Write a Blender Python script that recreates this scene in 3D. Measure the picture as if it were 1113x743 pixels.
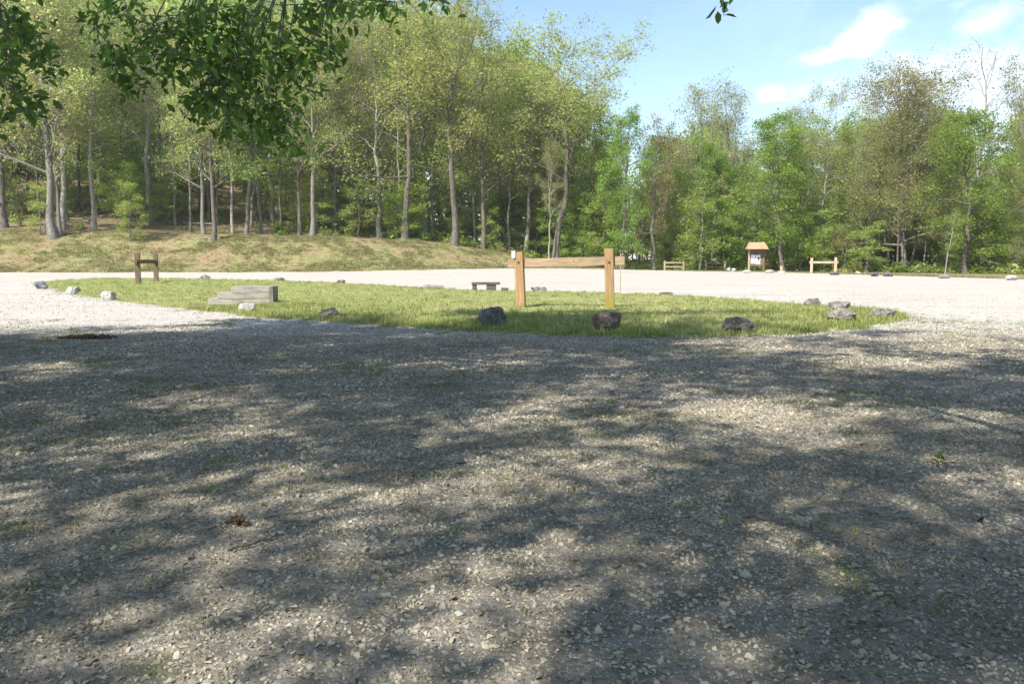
import bpy, bmesh, math, random
import numpy as np
from mathutils import Vector, Matrix, noise as mnoise
from mathutils.geometry import delaunay_2d_cdt

for o in list(bpy.data.objects):
    bpy.data.objects.remove(o)
S = bpy.context.scene
COL = S.collection
R = math.radians

# ------------------------------------------------------------------ camera
CAM_H = 1.2
F = 898.0                     # focal length in pixels of the 1113 px wide photograph
PW, PH, HOR = 1113.0, 743.0, 283.0
PITCH = math.atan((PH / 2 - HOR) / F)
cam = bpy.data.objects.new('camera', bpy.data.cameras.new('camera'))
COL.objects.link(cam)
cam.location = (0, 0, CAM_H)
cam.rotation_euler = (R(90) - PITCH, 0, 0)
cam.data.sensor_width = 36
cam.data.lens = F / PW * 36
cam.data.clip_end = 4000
cam.data.clip_start = 0.05
S.camera = cam

# ------------------------------------------------------------------ light and exposure
SUN_EL = 45.0
LX, LY = 1.0, 1.25            # way the light travels over the ground
n_ = math.hypot(LX, LY)
LX, LY = LX / n_, LY / n_
sun = bpy.data.objects.new('sun', bpy.data.lights.new('sun', 'SUN'))
COL.objects.link(sun)
sun.data.energy = 4.6
sun.data.angle = R(0.53)
sun.data.color = (1.0, 0.955, 0.88)
ldir = Vector((LX * math.cos(R(SUN_EL)), LY * math.cos(R(SUN_EL)), -math.sin(R(SUN_EL))))
sun.rotation_euler = ldir.to_track_quat('-Z', 'Y').to_euler()
S.view_settings.view_transform = 'Standard'
S.view_settings.look = 'None'
S.view_settings.gamma = 1
S.view_settings.use_curve_mapping = False
S.view_settings.exposure = 1.08
S.cycles.max_bounces = 9
S.cycles.diffuse_bounces = 5
S.cycles.glossy_bounces = 2
S.cycles.transmission_bounces = 6
S.cycles.transparent_max_bounces = 6
S.cycles.sample_clamp_indirect = 6
S.cycles.use_denoising = True
HAZE = 0.0003


def ray(px, py):
    u, v = (px - PW / 2) / F, (PH / 2 - py) / F
    return Vector((u, math.cos(PITCH) + v * math.sin(PITCH), -math.sin(PITCH) + v * math.cos(PITCH)))


def at(px, py, z=0.0):        # point of the level z seen at a pixel
    d = ray(px, py)
    t = (z - CAM_H) / d.z
    return Vector((d.x * t, d.y * t, z))


def at_y(px, py, Y):          # point at depth Y seen at a pixel
    d = ray(px, py)
    t = Y / d.y
    return Vector((d.x * t, Y, CAM_H + d.z * t))


# ------------------------------------------------------------------ node helpers
class NT:
    def __init__(self, tree):
        self.t = tree
        tree.nodes.clear()

    def n(self, kind, **kw):
        nd = self.t.nodes.new(kind)
        for k, v in kw.items():
            if k.startswith('i_'):
                key = k[2:]
                nd.inputs[int(key) if key.isdigit() else key.replace('_', ' ')].default_value = v
            else:
                setattr(nd, k, v)
        return nd

    def l(self, a, b):
        self.t.links.new(a, b)

    def math(self, op, a, b=None, clamp=False):
        nd = self.n('ShaderNodeMath', operation=op, use_clamp=clamp)
        for i, v in enumerate((a, b)):
            if v is None:
                continue
            if isinstance(v, (int, float)):
                nd.inputs[i].default_value = v
            else:
                self.l(v, nd.inputs[i])
        return nd.outputs[0]

    def mix(self, fac, a, b, blend='MIX'):
        nd = self.n('ShaderNodeMix', data_type='RGBA', blend_type=blend)
        for s, v in ((nd.inputs['Factor'], fac), (nd.inputs['A'], a), (nd.inputs['B'], b)):
            pass
        ins = [nd.inputs[0], nd.inputs[6], nd.inputs[7]]
        for s, v in zip(ins, (fac, a, b)):
            if isinstance(v, (int, float)):
                s.default_value = v
            elif isinstance(v, (tuple, list)):
                s.default_value = (v[0], v[1], v[2], 1)
            else:
                self.l(v, s)
        return nd.outputs[2]

    def ramp(self, src, lo, hi):  # smooth 0..1
        nd = self.n('ShaderNodeMapRange', interpolation_type='SMOOTHSTEP')
        self.l(src, nd.inputs[0])
        nd.inputs[1].default_value = lo
        nd.inputs[2].default_value = hi
        return nd.outputs[0]

    def noise(self, vec, scale, detail=4, rough=0.55, dist=0.0):
        nd = self.n('ShaderNodeTexNoise')
        nd.inputs['Scale'].default_value = scale
        nd.inputs['Detail'].default_value = detail
        nd.inputs['Roughness'].default_value = rough
        nd.inputs['Distortion'].default_value = dist
        if vec is not None:
            self.l(vec, nd.inputs['Vector'])
        return nd.outputs[0]


def new_mat(name):
    m = bpy.data.materials.new(name)
    m.use_nodes = True
    return m, NT(m.node_tree)


def finish(t, col, rough=0.9, bump=None, strength=0.5, dist=0.02, spec=0.25):
    b = t.n('ShaderNodeBsdfPrincipled')
    if isinstance(col, (tuple, list)):
        b.inputs['Base Color'].default_value = (*col, 1)
    else:
        t.l(col, b.inputs['Base Color'])
    if isinstance(rough, (int, float)):
        b.inputs['Roughness'].default_value = rough
    else:
        t.l(rough, b.inputs['Roughness'])
    b.inputs['Specular IOR Level'].default_value = spec
    if bump is not None:
        bp = t.n('ShaderNodeBump')
        bp.inputs['Strength'].default_value = strength
        bp.inputs['Distance'].default_value = dist
        t.l(bump, bp.inputs['Height'])
        t.l(bp.outputs[0], b.inputs['Normal'])
    out = t.n('ShaderNodeOutputMaterial')
    t.l(b.outputs[0], out.inputs[0])


# ------------------------------------------------------------------ world: sky with clouds
W = bpy.data.worlds.new('World')
S.world = W
W.use_nodes = True
t = NT(W.node_tree)
sky = t.n('ShaderNodeTexSky', sky_type='NISHITA')
sky.sun_disc = False
sky.sun_elevation = R(SUN_EL)
sky.sun_rotation = math.atan2(-LX, -LY) % (2 * math.pi)
sky.altitude = 200
sky.air_density = 1.0
sky.dust_density = 0.6
sky.ozone_density = 1.0
tc = t.n('ShaderNodeTexCoord')
sep = t.n('ShaderNodeSeparateXYZ')
t.l(tc.outputs['Generated'], sep.inputs[0])
az = t.math('ARCTAN2', sep.outputs[0], sep.outputs[1])
el = t.math('ARCSINE', sep.outputs[2])
cmb = t.n('ShaderNodeCombineXYZ')
t.l(az, cmb.inputs[0])
t.l(t.math('MULTIPLY', el, 1.6), cmb.inputs[1])
nz = t.noise(cmb.outputs[0], 22.0, 8, 0.62, 0.3)
nz2 = t.noise(cmb.outputs[0], 5.0, 7, 0.62, 0.6)


def puff(px, py, a, b, tilt=0.0, amount=1.0):
    d = ray(px, py).normalized()
    A0, E0 = math.atan2(d.x, d.y), math.asin(d.z)
    dx = t.math('SUBTRACT', az, A0)
    dy = t.math('SUBTRACT', el, E0)
    c, s = math.cos(tilt), math.sin(tilt)
    rx = t.math('ADD', t.math('MULTIPLY', dx, c / a), t.math('MULTIPLY', dy, s / a))
    ry = t.math('ADD', t.math('MULTIPLY', dx, -s / b), t.math('MULTIPLY', dy, c / b))
    r2 = t.math('SQRT', t.math('ADD', t.math('MULTIPLY', rx, rx), t.math('MULTIPLY', ry, ry)))
    v = t.math('SUBTRACT', t.math('ADD', 1.0, t.math('MULTIPLY', t.math('SUBTRACT', nz, 0.5), 1.9)), r2)
    return t.math('MULTIPLY', t.ramp(v, -0.15, 0.95), amount)


clouds = [puff(944, 36, 0.046, 0.024, 0.5, 0.95), puff(905, 60, 0.048, 0.012, 0.15, 0.6),
          puff(836, 102, 0.02, 0.015, 0.0, 0.9), puff(1075, 22, 0.04, 0.02, 0.3, 0.5),
          puff(1030, 85, 0.17, 0.04, 0.08, 0.6), puff(1150, 95, 0.17, 0.06, 0.0, 0.6),
          puff(620, -260, 0.25, 0.10, 0.2, 0.9), puff(1500, -100, 0.3, 0.12, 0.2, 0.9), puff(-600, -300, 0.3, 0.1, 0, 0.9)]
acc = clouds[0]
for c in clouds[1:]:
    acc = t.math('MAXIMUM', acc, c)
wisp = t.math('MULTIPLY', t.ramp(nz2, 0.42, 0.75), t.math('ADD', 0.03, t.math('MULTIPLY', t.ramp(az, 0.0, 0.6), 0.32)))
acc = t.math('MAXIMUM', acc, wisp)
# hazy brightening towards the horizon
hz_ = t.math('MULTIPLY', t.ramp(t.math('MULTIPLY', el, -1.0), -0.36, 0.0), 0.14)
acc = t.math('ADD', acc, t.math('MULTIPLY', hz_, t.math('SUBTRACT', 1.0, acc)))
skc = t.mix(1.0, sky.outputs[0], (1.08, 1.14, 1.16), 'MULTIPLY')
mx = t.mix(acc, skc, (7.6, 7.75, 8.05))
bg = t.n('ShaderNodeBackground')
t.l(mx, bg.inputs[0])
bg.inputs[1].default_value = 0.095
wo = t.n('ShaderNodeOutputWorld')
t.l(bg.outputs[0], wo.inputs[0])

# ------------------------------------------------------------------ object helpers


def tag(o, label=None, cat=None, group=None, kind=None):
    if label:
        o['label'] = label
    if cat:
        o['category'] = cat
    if group:
        o['group'] = group
    if kind:
        o['kind'] = kind
    return o


def empty(name, loc, label, cat, group=None, rz=0.0):
    o = bpy.data.objects.new(name, None)
    COL.objects.link(o)
    o.empty_display_size = 0.2
    o.location = loc
    o.rotation_euler = (0, 0, rz)
    return tag(o, label, cat, group)


def link(name, me, parent=None, loc=None):
    o = bpy.data.objects.new(name, me)
    COL.objects.link(o)
    if parent is not None:
        o.parent = parent
    if loc is not None:
        o.location = loc
    return o


def np_mesh(name, verts, faces, mat, smooth=False, cols=None):
    """faces: (n,k) int array with constant k, or list of such arrays"""
    if not isinstance(faces, list):
        faces = [faces]
    faces = [np.asarray(f, dtype=np.int32) for f in faces if len(f)]
    me = bpy.data.meshes.new(name)
    verts = np.asarray(verts, dtype=np.float32)
    me.vertices.add(len(verts))
    me.vertices.foreach_set('co', verts.ravel())
    nl = sum(f.size for f in faces)
    nf = sum(len(f) for f in faces)
    me.loops.add(nl)
    me.polygons.add(nf)
    me.loops.foreach_set('vertex_index', np.concatenate([f.ravel() for f in faces]))
    tot = np.concatenate([np.full(len(f), f.shape[1], dtype=np.int32) for f in faces])
    st = np.concatenate([[0], np.cumsum(tot)[:-1]]).astype(np.int32)
    me.polygons.foreach_set('loop_start', st)
    if smooth:
        me.polygons.foreach_set('use_smooth', np.ones(nf, dtype=bool))
    if cols is not None:
        a = me.attributes.new('Col', 'FLOAT_COLOR', 'POINT')
        c = np.ones((len(verts), 4), dtype=np.float32)
        c[:, :3] = cols
        a.data.foreach_set('color', c.ravel())
    me.update(calc_edges=True)
    me.validate()
    if mat is not None:
        me.materials.append(mat)
    return me


def bm_mesh(name, bm, mat, smooth=False):
    me = bpy.data.meshes.new(name)
    bm.normal_update()
    bm.to_mesh(me)
    bm.free()
    if smooth:
        for p in me.polygons:
            p.use_smooth = True
    me.materials.append(mat)
    return me


def box_mesh(name, size, mat, bevel=0.01, M=None, rough=0.0, seed=0):
    bm = bmesh.new()
    bmesh.ops.create_cube(bm, size=1)
    bmesh.ops.scale(bm, vec=size, verts=bm.verts)
    L = max(size)
    if rough:
        ax = max(range(3), key=lambda i: size[i])
        for _ in range(3):
            ed = [e for e in bm.edges if abs((e.verts[0].co - e.verts[1].co)[ax]) > L / 9]
            bmesh.ops.subdivide_edges(bm, edges=ed, cuts=1)
    if bevel:
        sh = [e for e in bm.edges if len(e.link_faces) == 2 and e.calc_face_angle(0) > 0.5]
        bmesh.ops.bevel(bm, geom=sh, offset=bevel, segments=2, affect='EDGES', profile=0.6)
    if rough:
        for v in bm.verts:
            v.co += mnoise.noise_vector(v.co * (3.0) + Vector((seed * 7.1, 0, 0))) * rough
    if M is not None:
        bm.transform(M)
    return bm_mesh(name, bm, mat)


# ------------------------------------------------------------------ terrain
def sstep(a, b, x):
    x = np.clip((x - a) / (b - a), 0, 1)
    return x * x * (3 - 2 * x)


def foot(x):
    return np.interp(x, [-160, -48, -20, 0, 12, 40, 200], [66, 77, 80, 86, 90, 95, 95])


def bankh(x):
    return np.interp(x, [-160, -48, -21, -11, -6, -2.6, 4.3, 8.2, 13], [4.2, 3.6, 3.5, 3.2, 2.7, 2.1, 0.85, 0.2, 0])


def hills(x):
    return np.interp(x, [-160, -48, -25, -12, 0], [0.21, 0.19, 0.12, 0.05, 0.0])


def hz(x, y):
    x = np.asarray(x, dtype=float)
    y = np.asarray(y, dtype=float)
    s = y - foot(x)
    z = 0.35 * sstep(45, 86, y) * np.exp(-((x - 2) / 14) ** 2)
    z = z + bankh(x) * sstep(-1.0, 10.5, s) ** 0.85
    back = np.clip(s - 8, 0, 75)
    z = z + hills(x) * back
    z = z + np.where(s > 0, np.clip(s / 6, 0, 1), 0) * (0.05 * np.sin(x * 0.55 + y * 0.21) + 0.06 * np.sin(x * 1.3 - y * 0.7) + 0.04 * np.sin(x * 2.9 + y * 1.9)) * np.clip(bankh(x) / 2, 0.15, 1)
    return z


def hzf(x, y):
    return float(hz(x, y))


def far_edge(x):
    return np.interp(x, [-160, -48, -20, 0, 8, 14, 26, 32, 44, 48], [65.5, 76.6, 79.6, 85.5, 88, 86.5, 82, 51, 0, -40])


def edge_noise(a, amp, fr, seed):
    return amp * (np.sin(a * fr + seed) + 0.6 * np.sin(a * fr * 2.37 + 1.3 * seed) + 0.4 * np.sin(a * fr * 5.1 + 2.1 * seed)) / 2


# ---- ground sheet
def pos_node(t):
    return t.n('ShaderNodeNewGeometry').outputs['Position']


m_ground, t = new_mat('bank grass and leaf litter')
P = pos_node(t)
att = t.n('ShaderNodeAttribute', attribute_name='grass').outputs['Fac']
n1 = t.noise(P, 0.28, 5, 0.65)
n2 = t.noise(P, 1.6, 5, 0.7)
n3 = t.noise(P, 14.0, 4, 0.7)
n4 = t.noise(P, 55.0, 3, 0.7)
gr = t.mix(t.ramp(n2, 0.35, 0.68), (0.19, 0.21, 0.075), (0.34, 0.28, 0.16))
gr = t.mix(t.math('MULTIPLY', t.ramp(t.math('ADD', t.math('MULTIPLY', n1, 0.6), t.math('MULTIPLY', n2, 0.4)), 0.46, 0.58), 0.85), gr, (0.31, 0.21, 0.135))
gr = t.mix(t.math('MULTIPLY', t.ramp(n3, 0.5, 0.7), 0.55), gr, (0.10, 0.125, 0.03))
lit = t.mix(t.ramp(n3, 0.35, 0.7), (0.16, 0.115, 0.075), (0.36, 0.27, 0.18))
lit = t.mix(t.math('MULTIPLY', t.ramp(n2, 0.5, 0.68), 0.8), lit, (0.13, 0.15, 0.045))
c = t.mix(t.ramp(t.math('ADD', att, t.math('MULTIPLY', t.math('SUBTRACT', n2, 0.5), 0.9)), 0.3, 0.7), lit, gr)
c = t.mix(t.math('MULTIPLY', t.ramp(n4, 0.5, 0.75), 0.35), c, (0.05, 0.05, 0.02))
finish(t, c, 0.95, t.math('ADD', n3, n4), 0.7, 0.08, 0.1)

xs = np.unique(np.concatenate([np.arange(-130, 131, 2.0), np.linspace(-1500, -130, 14), np.linspace(130, 1500, 14)]))
ys = np.unique(np.concatenate([np.arange(-60, 64, 4.0), np.arange(64, 132, 1.0), np.arange(132, 200, 4.0), np.linspace(200, 2500, 14), np.linspace(-600, -60, 6)]))
X, Y = np.meshgrid(xs, ys)
Z = hz(X, Y)
nx, ny = len(xs), len(ys)
idx = np.arange(nx * ny).reshape(ny, nx)
fc = np.stack([idx[:-1, :-1], idx[:-1, 1:], idx[1:, 1:], idx[1:, :-1]], -1).reshape(-1, 4)
me = np_mesh('ground', np.stack([X, Y, Z], -1).reshape(-1, 3), fc, m_ground, smooth=True)
tree_line = np.interp(X, [-160, -48, -20, 0, 10, 26, 34, 48, 80], [8, 9, 9, 7, 3, 0, 0, 0, 0]) + np.interp(X, [-160, -48, -20, 0, 12, 26, 34, 48, 60], [66, 77, 80, 86, 90, 86, 76, 68, 30])
gmask = 1 - 0.75 * sstep(-6, 5, Y - tree_line + 2.0 * np.sin(X * 0.8) * np.sin(X * 0.31 + 1))
gmask = np.where(Y - tree_line > 8, np.where(X < -10, 0.36, 0.08), gmask)
a = me.attributes.new('grass', 'FLOAT', 'POINT')
a.data.foreach_set('value', gmask.astype(np.float32).ravel())
tag(link('ground', me), kind='structure', label='grassy bank and leaf covered woodland floor', cat='ground')

# ---- gravel lot
m_gravel, t = new_mat('crushed limestone gravel')
P = pos_node(t)
sp = t.n('ShaderNodeSeparateXYZ')
t.l(P, sp.inputs[0])
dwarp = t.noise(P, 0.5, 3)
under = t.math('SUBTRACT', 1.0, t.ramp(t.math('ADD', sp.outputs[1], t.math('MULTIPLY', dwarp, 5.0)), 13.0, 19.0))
vor = t.n('ShaderNodeTexVoronoi', feature='F1')
vor.inputs['Scale'].default_value = 36
t.l(P, vor.inputs['Vector'])
vor2 = t.n('ShaderNodeTexVoronoi', feature='F1')
vor2.inputs['Scale'].default_value = 95
t.l(P, vor2.inputs['Vector'])
sc = t.n('ShaderNodeSeparateColor')
t.l(vor.outputs['Color'], sc.inputs[0])
stone = t.mix(sc.outputs[0], (0.40, 0.367, 0.325), (0.63, 0.585, 0.525))
stone = t.mix(t.math('MULTIPLY', t.ramp(sc.outputs[1], 0.8, 0.95), 0.6), stone, (0.24, 0.22, 0.19))
gap = t.ramp(vor.outputs['Distance'], 0.35, 0.75)
stone = t.mix(t.math('MULTIPLY', gap, 0.45), stone, (0.24, 0.205, 0.16))
mpl = t.n('ShaderNodeMapping')
mpl.inputs['Scale'].default_value = (0.35, 1.0, 1.0)
mpl.inputs['Rotation'].default_value = (0, 0, 0.12)
t.l(P, mpl.inputs[0])
nd1 = t.noise(mpl.outputs[0], 0.55, 6, 0.68)
nd2 = t.noise(P, 3.2, 6, 0.72)
nd3 = t.noise(P, 26, 4, 0.7)
dirt = t.mix(nd3, (0.055, 0.045, 0.032), (0.18, 0.152, 0.108))
dm = t.ramp(t.math('ADD', t.math('MULTIPLY', nd1, 0.55), t.math('MULTIPLY', nd2, 0.5)), 0.46, 0.68)
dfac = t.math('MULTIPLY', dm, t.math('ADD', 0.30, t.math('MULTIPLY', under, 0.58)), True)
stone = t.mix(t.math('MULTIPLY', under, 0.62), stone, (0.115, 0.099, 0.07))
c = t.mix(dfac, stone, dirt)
nw = t.noise(P, 1.1, 5, 0.7, 0.4)
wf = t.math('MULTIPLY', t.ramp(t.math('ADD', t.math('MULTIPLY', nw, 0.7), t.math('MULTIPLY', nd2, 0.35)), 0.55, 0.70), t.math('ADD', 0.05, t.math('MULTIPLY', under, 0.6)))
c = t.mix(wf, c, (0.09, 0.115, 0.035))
# faint tyre-worn bands across the lot
wv = t.noise(t.n('ShaderNodeMapping').outputs[0], 1.0)
hgt = t.math('ADD', t.math('MULTIPLY', t.math('SUBTRACT', 1.0, vor.outputs['Distance']), 0.8), t.math('ADD', t.math('MULTIPLY', vor2.outputs['Distance'], -0.35), t.math('MULTIPLY', nd2, 0.8)))
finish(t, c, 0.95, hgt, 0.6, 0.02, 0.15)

# lot: a sheet 3 cm above the ground, its far rim ragged
lx = np.concatenate([np.arange(-100, -20, 2.0), np.arange(-20, 20, 1.0), np.arange(20, 47.6, 0.5)])
nv = 90
vv = np.linspace(0, 1, nv)
LXX = np.repeat(lx[None, :], nv, 0)
fe = far_edge(lx) + edge_noise(lx, 0.35, 1.1, 2.0)
LYY = -40 + (fe[None, :] + 40) * (vv[:, None])
LZZ = hz(LXX, LYY) + 0.03
idx = np.arange(nv * len(lx)).reshape(nv, len(lx))
fc = np.stack([idx[:-1, :-1], idx[:-1, 1:], idx[1:, 1:], idx[1:, :-1]], -1).reshape(-1, 4)
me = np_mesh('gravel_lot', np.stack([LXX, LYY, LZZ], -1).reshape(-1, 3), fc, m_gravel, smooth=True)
tag(link('gravel_lot', me), kind='structure', label='pale crushed stone parking lot', cat='gravel lot')

# ---- grass island
outl = [(50, 306.5), (47, 310), (70, 317), (110, 324.5), (150, 329.5), (200, 335), (250, 341), (272, 343.5), (300, 346.5), (335, 347.5), (372, 351), (450, 356),
        (530, 361.5), (600, 364.5), (700, 366), (800, 366), (880, 363), (930, 357.5), (968, 351), (984, 345), (975, 338.5), (930, 335.5),
        (860, 329.5), (760, 322.5), (680, 319.5), (600, 317.5), (540, 316.5), (480, 314.5), (420, 310.5), (350, 307), (280, 305), (200, 303.6), (120, 303.2), (75, 304)]
ctrl = [at(px, py, 0.03) for px, py in outl]
ring = []
k = 0
for i in range(len(ctrl)):
    p0, p1 = ctrl[i], ctrl[(i + 1) % len(ctrl)]
    m = max(2, int((p1 - p0).length / 0.25))
    for j in range(m):
        p = p0.lerp(p1, j / m)
        nn = mnoise.noise_vector(Vector((p.x * 1.1, p.y * 1.1, 3.3))) * 0.28 + mnoise.noise_vector(Vector((p.x * 3.7, p.y * 3.7, 9.3))) * 0.10
        ring.append(Vector((p.x + nn.x, p.y + nn.y)))
RING = np.array([(p.x, p.y) for p in ring])


def inside(px, py, poly):
    px = np.asarray(px)
    py = np.asarray(py)
    r = np.zeros(px.shape, dtype=bool)
    x1, y1 = poly[:, 0], poly[:, 1]
    x2, y2 = np.roll(x1, -1), np.roll(y1, -1)
    for a, b, c, d in zip(x1, y1, x2, y2):
        if b == d:
            continue
        m = ((b > py) != (d > py)) & (px < (c - a) * (py - b) / (d - b) + a)
        r ^= m
    return r


def edge_dist(px, py, poly):
    px = np.asarray(px)[:, None]
    py = np.asarray(py)[:, None]
    out = np.full(px.shape[0], 1e9)
    for s in range(0, len(poly), 64):
        q = poly[s:s + 64]
        out = np.minimum(out, np.sqrt((px - q[None, :, 0]) ** 2 + (py - q[None, :, 1]) ** 2).min(1))
    return out


def island_z(x, y):
    d = edge_dist(x, y, RING)
    ins = inside(x, y, RING)
    d = np.where(ins, d, 0)
    return 0.034 + 0.10 * sstep(0, 2.5, d) + 0.02 * np.sin(x * 1.7) * np.sin(y * 1.3) * sstep(0.3, 2, d)


gx, gy = np.meshgrid(np.arange(RING[:, 0].min(), RING[:, 0].max(), 0.6), np.arange(RING[:, 1].min(), RING[:, 1].max(), 0.6))
gx = gx.ravel() + 0.03
gy = gy.ravel() + 0.03
ok = inside(gx, gy, RING)
gx, gy = gx[ok], gy[ok]
ed = edge_dist(gx, gy, RING)
gx, gy = gx[ed > 0.25], gy[ed > 0.25]
pts = [Vector((a, b)) for a, b in RING] + [Vector((a, b)) for a, b in zip(gx, gy)]
nr = len(RING)
vv_, ee_, ff_, *_ = delaunay_2d_cdt(pts, [], [list(range(nr))], 1, 1e-5)
arr = np.array([(v.x, v.y) for v in vv_])
zz = island_z(arr[:, 0], arr[:, 1])
m_island, t = new_mat('island turf')
P = pos_node(t)
n1 = t.noise(P, 0.6, 5, 0.65)
n2 = t.noise(P, 5, 5, 0.7)
n3 = t.noise(P, 40, 4, 0.7)
c = t.mix(t.ramp(n1, 0.38, 0.64), (0.28, 0.31, 0.12), (0.40, 0.38, 0.18))
c = t.mix(t.math('MULTIPLY', t.ramp(n2, 0.5, 0.72), 0.6), c, (0.10, 0.13, 0.035))
c = t.mix(t.math('MULTIPLY', t.ramp(n3, 0.48, 0.7), 0.5), c, (0.05, 0.06, 0.02))
finish(t, c, 0.95, t.math('ADD', n2, n3), 0.8, 0.05, 0.1)
tri = [f for f in ff_ if len(f) == 3]
me = np_mesh('grass_island', np.c_[arr, zz], np.array(tri), m_island, smooth=True)
tag(link('grass_island', me), kind='structure', label='low grassy island in the gravel lot', cat='lawn')


# ------------------------------------------------------------------ scatter by geometry nodes (uncountable stuff only)
def scatter(name, pts, rots, scales, protos, kind_label, cat):
    pc = bpy.data.meshes.new(name)
    pts = np.asarray(pts, dtype=np.float32)
    pc.vertices.add(len(pts))
    pc.vertices.foreach_set('co', pts.ravel())
    a = pc.attributes.new('rot', 'FLOAT_VECTOR', 'POINT')
    a.data.foreach_set('vector', np.asarray(rots, dtype=np.float32).ravel())
    a = pc.attributes.new('scl', 'FLOAT_VECTOR', 'POINT')
    a.data.foreach_set('vector', np.asarray(scales, dtype=np.float32).ravel())
    o = link(name, pc)
    coll = bpy.data.collections.new(name + '_kinds')
    for i, p in enumerate(protos):
        coll.objects.link(bpy.data.objects.new(name + '_kind', p))
    g = bpy.data.node_groups.new(name + '_scatter', 'GeometryNodeTree')
    g.interface.new_socket('Geometry', in_out='INPUT', socket_type='NodeSocketGeometry')
    g.interface.new_socket('Geometry', in_out='OUTPUT', socket_type='NodeSocketGeometry')
    N = g.nodes
    gi, go = N.new('NodeGroupInput'), N.new('NodeGroupOutput')
    ci = N.new('GeometryNodeCollectionInfo')
    ci.inputs['Collection'].default_value = coll
    ci.inputs['Separate Children'].default_value = True
    ci.inputs['Reset Children'].default_value = True
    ip = N.new('GeometryNodeInstanceOnPoints')
    ip.inputs['Pick Instance'].default_value = True
    rv = N.new('FunctionNodeRandomValue')
    rv.data_type = 'INT'
    rv.inputs[4].default_value = 0
    rv.inputs[5].default_value = len(protos) - 1
    ar = N.new('GeometryNodeInputNamedAttribute')
    ar.data_type = 'FLOAT_VECTOR'
    ar.inputs[0].default_value = 'rot'
    asc = N.new('GeometryNodeInputNamedAttribute')
    asc.data_type = 'FLOAT_VECTOR'
    asc.inputs[0].default_value = 'scl'
    er = N.new('FunctionNodeEulerToRotation')
    L = g.links.new
    L(gi.outputs[0], ip.inputs['Points'])
    L(ci.outputs[0], ip.inputs['Instance'])
    L(rv.outputs[2], ip.inputs['Instance Index'])
    L(ar.outputs[0], er.inputs[0])
    L(er.outputs[0], ip.inputs['Rotation'])
    L(asc.outputs[0], ip.inputs['Scale'])
    L(ip.outputs[0], go.inputs[0])
    md = o.modifiers.new('scatter', 'NODES')
    md.node_group = g
    tag(o, kind_label, cat, kind='stuff')
    return o


rng = np.random.default_rng(11)
random.seed(5)

# pebbles
m_peb, t = new_mat('loose limestone chips')
oi = t.n('ShaderNodeObjectInfo')
P = t.n('ShaderNodeTexCoord').outputs['Object']
nb = t.noise(P, 2.0, 5, 0.7)
cr = t.n('ShaderNodeValToRGB')
t.l(oi.outputs['Random'], cr.inputs[0])
e = cr.color_ramp.elements
e[0].position, e[0].color = 0.0, (0.15, 0.135, 0.11, 1)
e[1].position, e[1].color = 1.0, (0.66, 0.63, 0.57, 1)
for p_, c_ in ((0.25, (0.27, 0.25, 0.215, 1)), (0.55, (0.42, 0.395, 0.35, 1)), (0.9, (0.56, 0.53, 0.475, 1))):
    q = e.new(p_)
    q.color = c_
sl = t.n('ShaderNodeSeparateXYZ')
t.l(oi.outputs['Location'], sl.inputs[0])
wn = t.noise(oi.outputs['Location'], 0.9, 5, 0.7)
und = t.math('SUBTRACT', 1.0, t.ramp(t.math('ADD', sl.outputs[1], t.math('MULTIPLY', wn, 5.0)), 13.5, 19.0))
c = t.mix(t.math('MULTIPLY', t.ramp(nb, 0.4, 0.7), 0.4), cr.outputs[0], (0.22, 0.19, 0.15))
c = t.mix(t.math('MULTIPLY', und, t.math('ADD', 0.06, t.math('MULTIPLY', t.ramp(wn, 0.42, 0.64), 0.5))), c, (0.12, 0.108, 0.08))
c = t.mix(t.math('MULTIPLY', und, 0.7), c, (1.19, 1.10, 0.89), 'MULTIPLY')  # beige near chips, warmed further by colour to neutralise the bluish shade
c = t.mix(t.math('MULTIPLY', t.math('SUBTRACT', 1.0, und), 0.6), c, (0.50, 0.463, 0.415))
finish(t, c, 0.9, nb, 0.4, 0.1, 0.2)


def pebble(seed):
    bm = bmesh.new()
    rr = random.Random(seed)
    for i in range(9):
        v = Vector((rr.gauss(0, 1), rr.gauss(0, 1), rr.gauss(0, 1))).normalized() * rr.uniform(0.8, 1.15)
        bm.verts.new((v.x * 1.25, v.y * 0.95, v.z * 0.6))
    bmesh.ops.convex_hull(bm, input=bm.verts)
    return bm_mesh('chip', bm, m_peb)


def wedge(n, y0, y1, power=1.0, margin=1.6):
    u = rng.random(n)
    if power == 0:   # density ~ 1/y in area
        y = y0 + (y1 - y0) * u
    else:            # even per area
        y = np.sqrt(y0 * y0 + (y1 * y1 - y0 * y0) * u)
    x = (rng.random(n) * 2 - 1) * (0.66 * y + margin)
    return x, y


parts_ = [wedge(250000, 1.6, 6.5), wedge(180000, 6.0, 15.0), wedge(26000, 14, 30, 0, 3)]
px_ = np.concatenate([p[0] for p in parts_])
py_ = np.concatenate([p[1] for p in parts_])
base = np.concatenate([np.full(250000, 0.0050), np.full(180000, 0.0078), np.full(26000, 0.011)])
keep = ~inside(px_, py_, RING)
px_, py_, base = px_[keep], py_[keep], base[keep]
sz = base * np.exp(rng.normal(0, 0.45, len(base)))
sz = np.minimum(sz, 0.022 + 0.0006 * py_)
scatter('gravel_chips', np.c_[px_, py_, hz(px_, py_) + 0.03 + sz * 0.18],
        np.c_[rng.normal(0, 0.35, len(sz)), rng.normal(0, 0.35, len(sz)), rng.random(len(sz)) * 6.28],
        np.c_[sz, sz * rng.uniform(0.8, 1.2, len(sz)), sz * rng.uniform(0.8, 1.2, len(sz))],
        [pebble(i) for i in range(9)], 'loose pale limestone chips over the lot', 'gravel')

# ------------------------------------------------------------------ leaf / bark materials


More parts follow.
